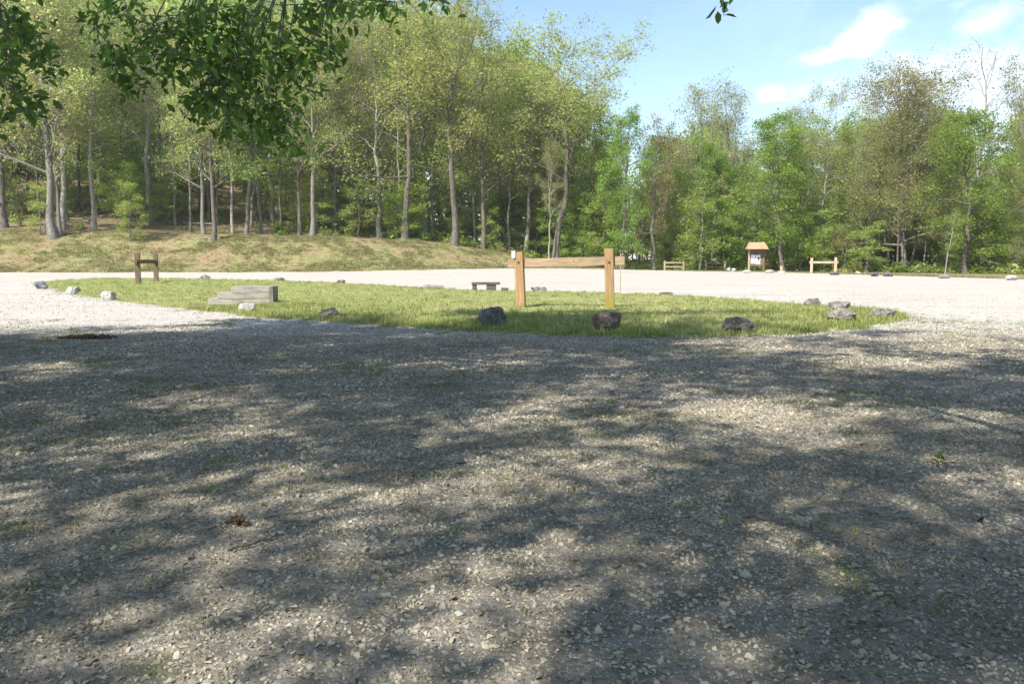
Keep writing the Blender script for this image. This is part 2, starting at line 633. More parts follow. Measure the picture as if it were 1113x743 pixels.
def leaf_mat(name, trans=0.35, var=0.25, rough=0.6, spec=0.2, patch=False):
    m, t = new_mat(name)
    col = t.n('ShaderNodeAttribute', attribute_name='Col').outputs['Color']
    oi = t.n('ShaderNodeObjectInfo')
    if patch:
        pn = t.noise(oi.outputs['Location'], 0.45, 5, 0.7)
        col = t.mix(t.math('MULTIPLY', t.ramp(pn, 0.48, 0.66), 0.75), col, (0.88, 0.96, 0.72), 'MULTIPLY')
        col = t.mix(t.math('MULTIPLY', t.ramp(t.math('MULTIPLY', pn, -1.0), -0.47, -0.36), 0.6), col, (0.50, 0.45, 0.25))
    hsv = t.n('ShaderNodeHueSaturation')
    t.l(t.math('ADD', 0.5 - 0.012, t.math('MULTIPLY', oi.outputs['Random'], 0.024)), hsv.inputs['Hue'])
    t.l(t.math('ADD', 1 - var / 2, t.math('MULTIPLY', oi.outputs['Random'], var)), hsv.inputs['Value'])
    t.l(col, hsv.inputs['Color'])
    b = t.n('ShaderNodeBsdfPrincipled')
    b.inputs['Roughness'].default_value = rough
    b.inputs['Specular IOR Level'].default_value = spec
    t.l(hsv.outputs[0], b.inputs['Base Color'])
    tr = t.n('ShaderNodeBsdfTranslucent')
    t.l(t.mix(1.0, hsv.outputs[0], (1.12, 1.18, 0.85), 'MULTIPLY'), tr.inputs[0])
    ms = t.n('ShaderNodeMixShader')
    ms.inputs[0].default_value = trans
    t.l(b.outputs[0], ms.inputs[1])
    t.l(tr.outputs[0], ms.inputs[2])
    o = t.n('ShaderNodeOutputMaterial')
    t.l(ms.outputs[0], o.inputs[0])
    return m


M_LEAF = leaf_mat('spring leaves', 0.6)
M_NEAR = leaf_mat('shade tree leaves', 0.5, 0.1, 0.45, 0.35)
M_GRASS = leaf_mat('grass blades', 0.45, 0.5, patch=True)


def bark(name, c0, c1, scale=1.0):
    m, t = new_mat(name)
    tcn = t.n('ShaderNodeTexCoord')
    mp = t.n('ShaderNodeMapping')
    mp.inputs['Scale'].default_value = (6 * scale, 6 * scale, 1.1 * scale)
    t.l(tcn.outputs['Object'], mp.inputs[0])
    a = t.noise(mp.outputs[0], 2.5, 6, 0.7)
    b = t.noise(tcn.outputs['Object'], 0.5, 3, 0.6)
    c = t.mix(t.ramp(a, 0.35, 0.68), c0, c1)
    c = t.mix(t.math('MULTIPLY', t.ramp(b, 0.5, 0.7), 0.45), c, tuple(x * 0.6 for x in c0))
    finish(t, c, 0.95, a, 0.8, 0.06, 0.1)
    return m


B_GREY = bark('grey bark', (0.115, 0.103, 0.088), (0.28, 0.258, 0.225))
B_DARK = bark('dark bark', (0.075, 0.064, 0.052), (0.21, 0.185, 0.155))
B_PALE = bark('pale bark', (0.19, 0.173, 0.15), (0.40, 0.372, 0.33))

# ------------------------------------------------------------------ tree generator


def tube_arrays(paths):
    """paths: list of (points (n,3), radii (n), sides)"""
    V, Q, off = [], [], 0
    for pts, rad, sides in paths:
        pts = np.asarray(pts, dtype=float)
        n = len(pts)
        tg = np.gradient(pts, axis=0)
        tg /= np.linalg.norm(tg, axis=1)[:, None] + 1e-9
        ref = np.where(np.abs(tg[:, 2:3]) > 0.9, np.array([[1.0, 0, 0]]), np.array([[0, 0, 1.0]]))
        s = np.cross(tg, ref)
        s /= np.linalg.norm(s, axis=1)[:, None] + 1e-9
        u = np.cross(s, tg)
        an = np.arange(sides) * 2 * np.pi / sides
        ringv = pts[:, None, :] + np.asarray(rad)[:, None, None] * (np.cos(an)[None, :, None] * s[:, None, :] + np.sin(an)[None, :, None] * u[:, None, :])
        V.append(ringv.reshape(-1, 3))
        i = np.arange(n - 1)[:, None] * sides
        j = np.arange(sides)[None, :]
        jn = (j + 1) % sides
        q = np.stack([i + j, i + jn, i + sides + jn, i + sides + j], -1).reshape(-1, 4) + off
        Q.append(q)
        off += n * sides
    return np.concatenate(V), np.concatenate(Q)


def curve_path(rg, p, d, length, n, droop, wander):
    pts = [np.array(p, dtype=float)]
    d = np.array(d, dtype=float)
    for i in range(n):
        d = d + rg.normal(0, wander, 3) + np.array([0, 0, droop])
        d /= np.linalg.norm(d)
        pts.append(pts[-1] + d * length / n)
    return np.array(pts)


def skeleton(seed, H, r0, t0, nl, spread, profile, up=(0.15, 0.75), nsub=6, ntwig=4, fork=False, droop=0.06, lean=0.0, wander=0.03, top=0.96, nside=8, multi=1):
    """profile(t) -> limb length factor along trunk (0 = lowest limb, 1 = top); returns tubes, tips"""
    rg = np.random.default_rng(seed)
    tubes, tips = [], []
    for mstem in range(multi):
        n = 14
        ts = np.linspace(0, 1, n)
        a0 = rg.random() * 6.28
        wob = np.cumsum(rg.normal(0, wander, (n, 2)), 0) * H * 0.35
        wob -= wob[0]
        tr = np.c_[wob[:, 0] + lean * H * ts ** 1.5, wob[:, 1], ts * H * top]
        if multi > 1:
            off = np.array([math.cos(mstem * 2.4 + a0), math.sin(mstem * 2.4 + a0)])
            tr[:, :2] += off * (r0 * 0.9 + ts[:, None] * H * 0.09)
        rad = r0 * (1 - ts) ** 0.85 * 0.95 + 0.02
        rad[0] *= 1.5
        rad[1] *= 1.06
        tr[0, 2] = -0.4
        tubes.append((tr, rad, nside))
        g = rg.random() * 6.28
        for i in range(nl):
            f = (i + rg.random() * 0.8) / nl
            tt = t0 + (1 - t0) * f * 0.97
            p = np.array([np.interp(tt, ts, tr[:, k]) for k in range(3)])
            rr = np.interp(tt, ts, rad)
            g += 2.4 + rg.normal(0, 0.35)
            L = spread * profile(f) * rg.uniform(0.75, 1.2)
            e = up[0] + (up[1] - up[0]) * f + rg.normal(0, 0.14)
            d = (math.cos(g) * math.cos(e), math.sin(g) * math.cos(e), math.sin(e))
            lp = curve_path(rg, p, d, L, 6, droop, 0.16)
            lr = np.linspace(min(rr * 0.62, 0.028 * L + 0.02), 0.018, len(lp))
            tubes.append((lp, lr, 5))
            for k in range(nsub):
                fs = 0.25 + 0.75 * (k + rg.random()) / nsub
                ip = fs * (len(lp) - 1)
                i0 = min(int(ip), len(lp) - 2)
                q = lp[i0] + (lp[i0 + 1] - lp[i0]) * (ip - i0)
                dd = lp[i0 + 1] - lp[i0]
                dd = dd / np.linalg.norm(dd)
                rv = rg.normal(0, 1, 3)
                rv -= dd * rv.dot(dd)
                rv /= np.linalg.norm(rv)
                dd = dd * rg.uniform(0.3, 0.9) + rv * 0.8 + np.array([0, 0, 0.15])
                dd /= np.linalg.norm(dd)
                SL = L * (0.5 - 0.25 * fs) * rg.uniform(0.7, 1.3) + 0.3
                sp_ = curve_path(rg, q, dd, SL, 3, droop * 0.7, 0.2)
                tubes.append((sp_, np.linspace(max(0.012, lr[i0] * 0.5), 0.008, 4), 3))
                for w in range(ntwig):
                    fw = 0.3 + 0.7 * (w + rg.random()) / ntwig
                    ip2 = fs2 = fw * 3
                    j0 = min(int(ip2), 2)
                    q2 = sp_[j0] + (sp_[j0 + 1] - sp_[j0]) * (ip2 - j0)
                    dv = rg.normal(0, 1, 3)
                    dv[2] = dv[2] * 0.6 + 0.2
                    dv /= np.linalg.norm(dv)
                    e2 = q2 + dv * SL * 0.35
                    tubes.append((np.array([q2, e2]), np.array([0.01, 0.005]), 3))
                    tips.append(e2)
                    tips.append((q2 + e2) / 2)
    return tubes, np.array(tips)


def leaves_far(rg, tips, per, sigma, size, col, colvar=0.22, flat=0.6, keep=1.0, tint=None):
    """rhombic leaf clumps round every twig tip"""
    if keep < 1:
        tips = tips[rg.random(len(tips)) < keep]
    c = np.repeat(tips, per, 0)
    n = len(c)
    c = c + rg.normal(0, sigma, (n, 3)) * np.array([1, 1, flat])
    nrm = rg.normal(0, 1, (n, 3))
    nrm[:, 2] = np.abs(nrm[:, 2]) + 0.45
    nrm /= np.linalg.norm(nrm, axis=1)[:, None]
    a = np.cross(nrm, rg.normal(0, 1, (n, 3)))
    a /= np.linalg.norm(a, axis=1)[:, None]
    b = np.cross(nrm, a)
    s = (size * np.exp(rg.normal(0, 0.35, n)))[:, None]
    V = np.stack([c - a * s, c - b * s * 0.55, c + a * s, c + b * s * 0.55], 1).reshape(-1, 3)
    Fc = np.arange(4 * n).reshape(-1, 4)
    col = np.array(col)
    tipv = np.repeat(np.exp(rg.normal(0, colvar, len(tips))), per)
    blk = np.exp(rg.normal(0, 0.16, len(tips) // 24 + 1))
    tipv = tipv * np.repeat(np.repeat(blk, 24)[:len(tips)], per)
    cc = col[None, :] * (tipv ** 0.6 * np.exp(rg.normal(0, 0.08, n)))[:, None]
    if tint is not None:
        w = np.repeat(rg.random(len(tips)) ** 1.5, per)[:, None]
        cc = cc * (1 - w) + np.array(tint)[None, :] * w * np.exp(rg.normal(0, 0.15, n))[:, None]
    return V, Fc, np.repeat(np.clip(cc, 0.01, 0.6), 4, 0)


def make_proto(seed, col, tint, barkm, leaf=dict(per=14, sigma=0.32, size=0.14), lmat=None, **sk):
    tubes, tips = skeleton(seed, **sk)
    tv, tq = tube_arrays(tubes)
    trunk = np_mesh('trunk', tv, tq, barkm, smooth=True)
    crown, V = None, None
    if leaf is not None:
        V, Fc, C = leaves_far(np.random.default_rng(seed + 77), tips, col=col, tint=tint, **leaf)
        crown = np_mesh('crown', V, Fc, lmat or M_LEAF, cols=C)
    return trunk, crown, float(np.percentile(V[:, 2], 99.3)) if crown else float(tv[:, 2].max())


ov = lambda f: 0.35 + 0.75 * math.sin(math.pi * min(1, 0.12 + 0.80 * f))      # ovoid
sprd = lambda f: 0.75 + 0.35 * math.sin(math.pi * (0.1 + 0.6 * f)) - 0.40 * f   # spreading
vase = lambda f: 0.55 + 0.55 * math.sin(math.pi * (0.15 + 0.65 * f))

YG = (0.36, 0.425, 0.13)     # fresh yellow green
YT = (0.47, 0.425, 0.225)       # catkin tan
BG = (0.25, 0.345, 0.075)     # bright green
MG = (0.29, 0.345, 0.11)
OL = (0.30, 0.305, 0.115)
BR = (0.39, 0.305, 0.165)
PK = {}
PK['oak'] = [make_proto(s, YG, YT, B_DARK if s % 2 else B_GREY, dict(per=14, sigma=0.5, size=0.085, keep=0.7, colvar=0.2), H=20, r0=0.27, t0=0.25, nl=17, spread=6.2, profile=sprd,
                        up=(0.25, 1.1), nsub=7, ntwig=5, droop=0.05, wander=0.014) for s in (1, 2, 3)]
PK['bigoak'] = [make_proto(s, YG, YT, B_DARK, dict(per=18, sigma=0.46, size=0.085, keep=0.85, colvar=0.2), H=20, r0=0.30, t0=0.40, nl=15, spread=6.8, profile=vase,
                           up=(0.5, 1.2), nsub=9, ntwig=5, droop=0.05, wander=0.03) for s in (11,)]
PK['maple'] = [make_proto(s, BG, (0.20, 0.27, 0.045), B_DARK, dict(per=20, sigma=0.44, size=0.10, colvar=0.28), H=18, r0=0.26, t0=0.12, nl=24, spread=4.6, profile=ov,
                          up=(0.0, 0.9), nsub=6, ntwig=4, droop=0.02) for s in (21, 22)]
PK['dome'] = [make_proto(s, OL, BR, B_GREY, dict(per=12, sigma=0.5, size=0.085, colvar=0.2), H=20, r0=0.30, t0=0.14, nl=40, spread=9.0, profile=ov,
                         up=(0.3, 1.25), nsub=8, ntwig=5, droop=0.03) for s in (31,)]
PK['rust'] = [make_proto(s, BR, (0.19, 0.19, 0.06), B_GREY, dict(per=13, sigma=0.4, size=0.085, keep=0.85, colvar=0.2), H=18, r0=0.22, t0=0.25, nl=20, spread=4.0, profile=ov,
                         up=(0.3, 1.1), nsub=6, ntwig=4, droop=0.03) for s in (41,)]
PK['pale'] = [make_proto(s, (0.23, 0.25, 0.085), YT, B_PALE, dict(per=11, sigma=0.45, size=0.082, keep=0.8), H=20, r0=0.30, t0=0.42, nl=15, spread=5.4, profile=vase,
                         up=(0.7, 1.25), nsub=7, ntwig=5, droop=0.03) for s in (51,)]
PK['slender'] = [make_proto(s, c, c2, b, dict(per=17, sigma=0.46, size=0.09, keep=0.72, colvar=0.25), H=18, r0=0.14, t0=0.22, nl=17, spread=3.6, profile=ov,
                            up=(0.2, 1.0), nsub=5, ntwig=4, droop=0.02, wander=0.03) for s, c, c2, b in ((61, MG, YG, B_DARK), (62, BG, MG, B_GREY), (63, YG, MG, B_PALE))]
PK['young'] = [make_proto(s, c, c2, b, dict(per=17, sigma=0.36, size=0.088, flat=0.32, keep=0.8, colvar=0.25), H=8, r0=0.075, t0=0.16, nl=14, spread=2.7, profile=sprd,
                          up=(-0.05, 0.7), nsub=5, ntwig=3, droop=-0.01, nside=6) for s, c, c2, b in ((71, (0.33, 0.385, 0.11), YG, B_DARK), (72, BG, (0.31, 0.37, 0.09), B_GREY), (73, YG, (0.30, 0.36, 0.10), B_GREY))]
PK['bare'] = [make_proto(s, YG, YT, B_PALE, dict(per=1, sigma=0.3, size=0.08, keep=0.15), H=20, r0=0.20, t0=0.35, nl=16, spread=3.0, profile=ov,
                         up=(0.8, 1.3), nsub=5, ntwig=3, droop=0.04) for s in (81,)]
PK['stem'] = [make_proto(s, MG, YG, b, dict(per=10, sigma=0.45, size=0.085, keep=0.6, colvar=0.25), H=15, r0=0.12, t0=0.28, nl=13, spread=2.4, profile=ov,
                         up=(0.3, 1.0), nsub=4, ntwig=3, droop=0.02, wander=0.02, nside=6) for s, b in ((91, B_PALE), (92, B_DARK), (93, B_GREY))]

TREE_N = {}


def place(kind, px, Y, top, label, cat='tree', group=None, w=1.0, rot=None, var=None, hmin=3.0, X=None, H=None, name=None, lean=0.0):
    P = PK[kind]
    v = P[var if var is not None else random.randrange(len(P))]
    x = X if X is not None else at_y(px, HOR, Y).x
    z = hzf(x, Y)
    h = H if H is not None else max(hmin, at_y(px, top, Y).z - z)
    s = h / v[2]
    e = empty(name or 'tree', (x, Y, z - 0.05), label, cat, group, rot if rot is not None else random.uniform(0, 6.28))
    if lean:
        e.rotation_euler[1] = lean
    sx = s * w if s * w > 0.35 else 0.35
    e.scale = (sx, sx, s)
    link('trunk', v[0], e)
    if v[1] is not None:
        link('crown', v[1], e)
    return e


# --- trees one can single out
place('oak', 60, 86, -70, 'thick grey trunked oak standing on the bank above the left hitching rail', 'tree', var=1, w=1.05, rot=0.4)
place('oak', 67, 86.6, -20, 'second stem close against the thick grey oak on the left bank', 'tree', var=1, w=0.7, rot=2.4)
place('oak', 8, 90, -60, 'dark trunked oak at the far left end of the bank', 'tree', var=0, w=0.95, rot=1.0)
place('young', 143, 85.5, 196, 'thin dark sapling on the bank just behind the left hitching rail', 'sapling', var=0, w=0.7)
place('young', 46, 86.5, 200, 'thin sapling just left of the thick grey oak', 'sapling', var=0, w=0.8)
place('oak', 223, 89, 20, 'pale straight trunk of the close pair on the bank', 'tree', var=1, w=0.75, rot=0.2)
place('oak', 233, 87, 5, 'darker leaning trunk of the close pair on the bank', 'tree', var=0, w=0.8, rot=4.0)
place('oak', 340, 90, -10, 'pale grey oak near the middle of the bank crest', 'tree', var=1, w=0.8, rot=5.0)
place('oak', 441, 93, -25, 'big dark trunked oak on the crest left of the forked oak', 'tree', var=2, w=1.1, rot=0.9)
place('bigoak', 494, 93, -12, 'big forked pale leaved oak where the bank runs down', 'tree', var=0, w=1.15, rot=2.2)
place('oak', 525, 95, 8, 'smaller oak just right of the forked oak on the bank', 'tree', var=0, w=0.8, rot=3.0)
place('bigoak', 604, 92, 20, 'tall wide spreading oak with open branches against blue sky', 'tree', var=0, w=1.12, rot=4.1)
place('pale', 596, 91, 150, 'slim pale stem twisted beside the tall spreading oak', 'tree', w=0.5, rot=0.3)
place('maple', 677, 88, 121, 'narrow bright green tree right of the tall spreading oak', 'tree', var=0, w=0.62, rot=0.0)
place('rust', 712, 90, 128, 'reddish brown tree between bright green one and pale tall tree', 'tree', w=0.85)
place('pale', 752, 92, 88, 'tall pale limbed tree behind the split rail fence', 'tree', w=0.95, rot=1.2)
place('pale', 795, 95, 90, 'tall pale limbed tree just left of the notice board', 'tree', w=0.9, rot=3.4)
place('maple', 852, 86, 124, 'broad bright green tree right behind the notice board', 'tree', var=1, w=0.95, rot=1.0)
place('oak', 868, 98, 93, 'tan topped tree rising behind the bright green tree', 'tree', var=2, w=0.6)
place('oak', 892, 100, 94, 'tan topped tree rising left of the brown domed tree', 'tree', var=0, w=0.6)
place('dome', 985, 84, 66, 'largest brown olive domed tree behind the far hitching rail', 'tree', w=1.05, rot=0.7)
place('bare', 1063, 92, 36, 'tall nearly bare grey tree poking above the bright canopy', 'tree', w=1.0, rot=0.5)
place('maple', 1050, 76, 118, 'broad bright green tree near the right edge', 'tree', var=0, w=1.05, rot=2.0)
place('pale', 1103, 85, 58, 'tall thin tan leaved tree at the right edge', 'tree', w=0.75, rot=2.0)
place('young', 760, 86, 205, 'low bright green layered tree behind the split rail fence', 'sapling', var=1, w=1.1)
place('stem', 1028, 71, 225, 'pale leaning slim trunk at the wood edge beyond the lot', 'tree', var=0, lean=0.10, rot=0, w=0.9)


def skyline(px):
    return np.interp(px, [-200, 0, 380, 470, 520, 555, 590, 625, 660, 675, 700, 730, 745, 820, 840, 900, 930, 960, 1020, 1045, 1080, 1113, 1400],
                     [-80, -60, -35, -14, -8, 15, 45, 62, 128, 135, 138, 118, 105, 108, 118, 112, 100, 85, 85, 120, 125, 80, 70])


# --- the wood, in rows
def zone(px):
    return ('on the wooded hillside behind the left bank' if px < 300 else 'on the wooded crest behind the middle bank' if px < 560 else
            'in the wood behind the near hitching rail' if px < 760 else 'in the wood around the notice board' if px < 930 else 'in the wood along the right of the lot')


KL = {'oak': 'pale yellow green oak', 'slender': 'slender straight leafy tree', 'stem': 'thin bare stemmed young tree', 'young': 'low leafy understorey sapling',
      'rust': 'reddish brown budding tree', 'maple': 'bright green leafy tree', 'pale': 'pale limbed tree', 'dome': 'olive brown rounded tree'}


def front(px):        # depth of the wood's front edge
    return np.interp(px, [-200, 0, 250, 440, 520, 600, 700, 840, 950, 1050, 1113, 1300], [84, 88, 90, 94, 95, 95, 92, 88, 84, 76, 72, 66])


rr = random.Random(8)
for row in range(5):
    px = -110 + rr.random() * 20
    while px < 1240:
        step = (31 if px < 330 else 28 if px < 560 else 25) + row * 3
        p = px + rr.uniform(-9, 9)
        Yd = float(front(p)) + 2.5 + row * 6.5 + rr.uniform(-2.2, 2.2)
        left = p < 560
        if left:
            k = rr.choices(['oak', 'slender', 'stem', 'rust', 'pale'], [2.8, 2.2, 4.6, 0.5, 1.2])[0]
        else:
            k = rr.choices(['oak', 'slender', 'stem', 'rust', 'maple', 'pale', 'dome'], [2.2, 4, 2.6, 0.8, 1.6, 0.8, 0.5])[0]
        topp = float(skyline(p)) + rr.uniform(8, 75) + (40 if k == 'stem' else 0)
        w = {'oak': 0.72, 'maple': 0.75, 'dome': 0.5}.get(k, 0.95) * rr.uniform(0.85, 1.15)
        if row == 0 and rr.random() < 0.35:
            px += step * rr.uniform(0.7, 1.5)
            continue
        place(k, p, Yd, topp, KL[k] + ' ' + zone(p), 'tree', group=KL[k] + 's ' + zone(p), w=w, rot=rr.uniform(0, 6.28), hmin=7)
        px += step * rr.uniform(0.65, 1.4)
for row in range(3):
    px = -100
    while px < 1220:
        p = px + rr.uniform(-10, 10)
        Yd = float(front(p)) + 0.8 + row * 7 + rr.uniform(-1.5, 3.5)
        if rr.random() < ((0.45 if row == 0 else 0.7) if p > 560 else 0.85 if p > 330 else (0.08 if row == 0 else 0.65)):
            h = rr.uniform(3.0, 9.0) if p > 330 else rr.uniform(4, 10)
            place('young', p, Yd, 0, KL['young'] + ' ' + zone(p), 'sapling', group='understorey saplings ' + zone(p), w=rr.uniform(0.8, 1.25), rot=rr.uniform(0, 6.28), H=h, name='sapling')
        px += (15 if p > 560 else 20) * rr.uniform(0.7, 1.5)

# --- the far wood: one mass
fv, ff2, fcn, off = [], [], [], 0
bv, bf, boff = [], [], 0
sk_t, sk_tip = skeleton(301, H=18, r0=0.2, t0=0.06, nl=16, spread=4.0, profile=ov, up=(0.1, 1.0), nsub=5, ntwig=3)
tv0, tq0 = tube_arrays([q for q in sk_t if q[2] >= 5])
for i in range(240):
    px = rr.uniform(-160, 1280) if i < 160 else rr.uniform(-160, 820)
    Yd = rr.uniform(128, 185)
    x = at_y(px, HOR, Yd).x
    z = hzf(x, Yd)
    top = float(skyline(px)) + rr.uniform(25, 90)
    h = max(8, at_y(px, top, Yd).z - z)
    V, Fc, C = leaves_far(np.random.default_rng(900 + i), sk_tip, 4, 0.7, 0.21, random.choice([YG, MG, BG, MG, OL]), keep=0.75)
    s = h / 18
    a = rr.uniform(0, 6.28)
    rm = np.array([[math.cos(a), -math.sin(a), 0], [math.sin(a), math.cos(a), 0], [0, 0, 1]])
    V = (V @ rm.T) * s + np.array([x, Yd, z])
    fv.append(V)
    ff2.append(Fc + off)
    fcn.append(C)
    off += len(V)
    T = (tv0 @ rm.T) * s + np.array([x, Yd, z - 0.2])
    bv.append(T)
    bf.append(tq0 + boff)
    boff += len(T)
fo = tag(link('forest', np_mesh('forest', np.concatenate(fv), np.concatenate(ff2), M_LEAF, cols=np.concatenate(fcn))), 'deeper wood showing between the nearer trees', 'forest', kind='stuff')
tk = link('trunks', np_mesh('trunks', np.concatenate(bv), np.concatenate(bf), B_DARK, smooth=True), fo)
tk['kind'] = 'stuff'

# ------------------------------------------------------------------ shade trees over the camera (real leaves)


def leaves_near(rg, tips, per, sigma, size, col, colvar=0.2, hang=0.3, nzb=1.0):
    c = np.repeat(tips, per, 0)
    n = len(c)
    c = c + rg.normal(0, sigma, (n, 3))
    nrm = rg.normal(0, 0.55, (n, 3))
    nrm[:, 2] += nzb
    nrm /= np.linalg.norm(nrm, axis=1)[:, None]
    a = rg.normal(0, 1, (n, 3))
    a[:, 2] -= hang * 2
    a -= nrm * (a * nrm).sum(1)[:, None]
    a /= np.linalg.norm(a, axis=1)[:, None]
    b = np.cross(nrm, a)
    s = (size * rg.uniform(0.65, 1.2, n))[:, None]
    lift = nrm * s * 0.10
    wd = 0.24
    V = np.stack([c, c + a * s * 0.3 + b * s * wd + lift, c + a * s * 0.68 + b * s * wd * 0.85 + lift, c + a * s - lift * 0.8,
                  c + a * s * 0.68 - b * s * wd * 0.85 + lift, c + a * s * 0.3 - b * s * wd + lift], 1).reshape(-1, 3)
    o = np.arange(n)[:, None] * 6
    Fc = np.concatenate([o + np.array([[0, 1, 2, 3]]), o + np.array([[0, 3, 4, 5]])], 0)
    tv = np.repeat(np.exp(rg.normal(0, colvar, len(tips))), per)
    cc = np.array(col)[None, :] * (tv * np.exp(rg.normal(0, 0.18, n)))[:, None]
    return V, Fc, np.repeat(np.clip(cc, 0.01, 0.5), 6, 0)


NEARC = (0.13, 0.235, 0.05)


def shade_tree(seed, x, y, H, r0, spread, t0, nl, label, per, keep=0.85, sigma=0.22, extra=None, up=(0.05, 0.9), nsub=8, ntwig=6, esig=0.055):
    tubes, tips = skeleton(seed, H=H, r0=r0, t0=t0, nl=nl, spread=spread, profile=lambda f: 1.0 - 0.55 * f, up=up, nsub=nsub, ntwig=ntwig, droop=0.0, wander=0.015, nside=14)
    tubes = [(q[0], q[1] * (1.0 if q[2] > 5 else 0.42 if q[2] == 5 else 0.8), q[2]) for q in tubes]
    rg = np.random.default_rng(seed)
    # keep the lower crown above the open view under it
    P = tips + np.array([x, y, 0])
    clear = (P[:, 2] > CAM_H + 0.36 * np.maximum(P[:, 1], 0) + 0.5) | (P[:, 1] < -0.5) | (np.abs(P[:, 0]) > 0.72 * P[:, 1] + 1.0)
    gap = np.array([mnoise.noise(Vector(q) * 0.85 + Vector((seed, 0, 0))) + 0.6 * mnoise.noise(Vector(q) * 2.0 + Vector((0, seed, 0))) for q in P])
    tips = tips[clear & (gap < np.quantile(gap, keep))]
    good = []
    for q in tubes:
        Q = np.asarray(q[0]) + np.array([x, y, 0])
        vis = (Q[:, 1] > 0) & (np.abs(Q[:, 0]) < 0.70 * Q[:, 1]) & (Q[:, 2] < CAM_H + 0.33 * Q[:, 1] + 0.3)
        if q[2] > 5 or not vis.any():
            good.append(q)
    e = empty('shade_tree', (x, y, 0.0), label, 'tree')
    V, Fc, C = leaves_near(rg, tips, per, sigma, 0.17, NEARC)
    if extra is not None:
        et, etips, eper = extra
        org = np.array([x, y, 0])
        good += [(np.asarray(q[0]) - org, q[1], q[2]) for q in et]
        V2, F2, C2 = leaves_near(rg, np.array(etips) - org, eper, esig, 0.078 if esig > 0.03 else 0.082, NEARC, 0.25, hang=0.7 if esig > 0.03 else 2.5, nzb=0.6 if esig > 0.03 else 0.0)
        Fc = np.concatenate([Fc, F2 + len(V)])
        V = np.concatenate([V, V2])
        C = np.concatenate([C, C2])
    tv, tq = tube_arrays(good)
    link('trunk', np_mesh('trunk', tv, tq, B_GREY, smooth=True), e)
    link('crown', np_mesh('crown', V, Fc, M_NEAR, cols=C), e)
    return e


# drooping branch seen at the top left: clusters given as (px, py, depth, spread px, count)
rg = np.random.default_rng(4)
TA = np.array([-9.4, 1.3, 0])
spine = [((-9.4, 1.3, 4.6)), (-6.8, 4.8, 5.0), (-4.4, 6.3, 4.6), (-3.0, 6.5, 4.0), (-2.2, 6.4, 3.55), (-1.6, 6.3, 3.45), (-0.9, 6.2, 3.35)]
et = [(np.array(spine), np.array([0.13, 0.11, 0.085, 0.055, 0.035, 0.02, 0.008]), 7)]
spine2 = [(-9.4, 1.3, 4.2), (-7.1, 4.5, 4.6), (-5.2, 5.8, 4.2), (-4.0, 6.1, 3.6), (-3.6, 6.0, 3.0)]
et.append((np.array(spine2), np.array([0.11, 0.09, 0.06, 0.035, 0.01]), 7))
clusters = []
blobs = [  # px, py, rx, ry, n
    (125, 15, 26, 20, 14), (150, 40, 30, 28, 20), (120, 60, 18, 22, 9), (135, 88, 14, 10, 6), (185, 55, 30, 34, 26), (220, 25, 40, 28, 30), (270, 25, 44, 28, 34),
    (230, 75, 36, 36, 38), (275, 80, 40, 36, 42), (215, 110, 18, 22, 14), (250, 122, 26, 20, 20), (300, 120, 26, 14, 13), (320, 60, 30, 30, 24), (345, 35, 26, 28, 18),
    (330, 88, 22, 16, 9), (280, 145, 20, 10, 9), (322, 158, 16, 8, 6), (300, 140, 18, 8, 7), (365, 55, 9, 14, 4), (395, 8, 16, 9, 5), (425, 18, 8, 16, 4), (478, 5, 12, 7, 3),
    (240, 142, 10, 8, 3), (350, 5, 40, 10, 10), (410, 4, 20, 6, 5),
    (15, 25, 20, 26, 18), (40, 48, 18, 22, 12), (10, 60, 12, 22, 9), (52, 70, 8, 8, 3), (12, 95, 14, 14, 7), (30, 115, 14, 12, 6), (38, 122, 8, 6, 2), (5, 130, 6, 10, 2)]
etips = []
for (bx, by, rx, ry, n) in blobs:
    for i in range(n):
        q = (bx + np.clip(rg.normal(0, 0.5), -1, 1) * rx, by + np.clip(rg.normal(0, 0.5), -1, 1) * ry)
        Yd = (6.0 if bx < 70 else 6.4) + rg.normal(0, 0.35)
        p = np.array(at_y(q[0], q[1], Yd))
        etips.append(p)
        if rg.random() < 0.05:
            src = np.array(spine if bx > 70 else spine2)
            seg = src[2:]
            k = int(np.argmin(np.linalg.norm(seg - p - np.array([0.25, 0, 0.0]), axis=1)))
            a = seg[k]
            mid = (a + p) / 2 + np.array([0, 0, 0.12]) + rg.normal(0, 0.05, 3)
            tt = np.linspace(0, 1, 5)[:, None]
            cv = a * (1 - tt) ** 2 + mid * 2 * tt * (1 - tt) + p * tt ** 2
            et.append((cv, np.linspace(0.009, 0.0025, 5), 4))
E = np.array(etips)
for i, p in enumerate(E):
    up_ = np.where(E[:, 2] > p[2] + 0.03)[0]
    if len(up_):
        dd = np.linalg.norm(E[up_] - p, axis=1)
        j = up_[int(np.argmin(dd))]
        if dd.min() < 0.45:
            q = E[j]
            mid = (p + q) / 2 + rg.normal(0, 0.02, 3)
            et.append((np.array([q, mid, p]), np.array([0.0045, 0.0035, 0.002]), 4))
shade_tree(401, TA[0], TA[1], 13.0, 0.36, 9.6, 0.48, 26, 'large leafy shade tree whose low branch droops into view at upper left', 50, 0.54, 0.19, extra=(et, etips, 7))
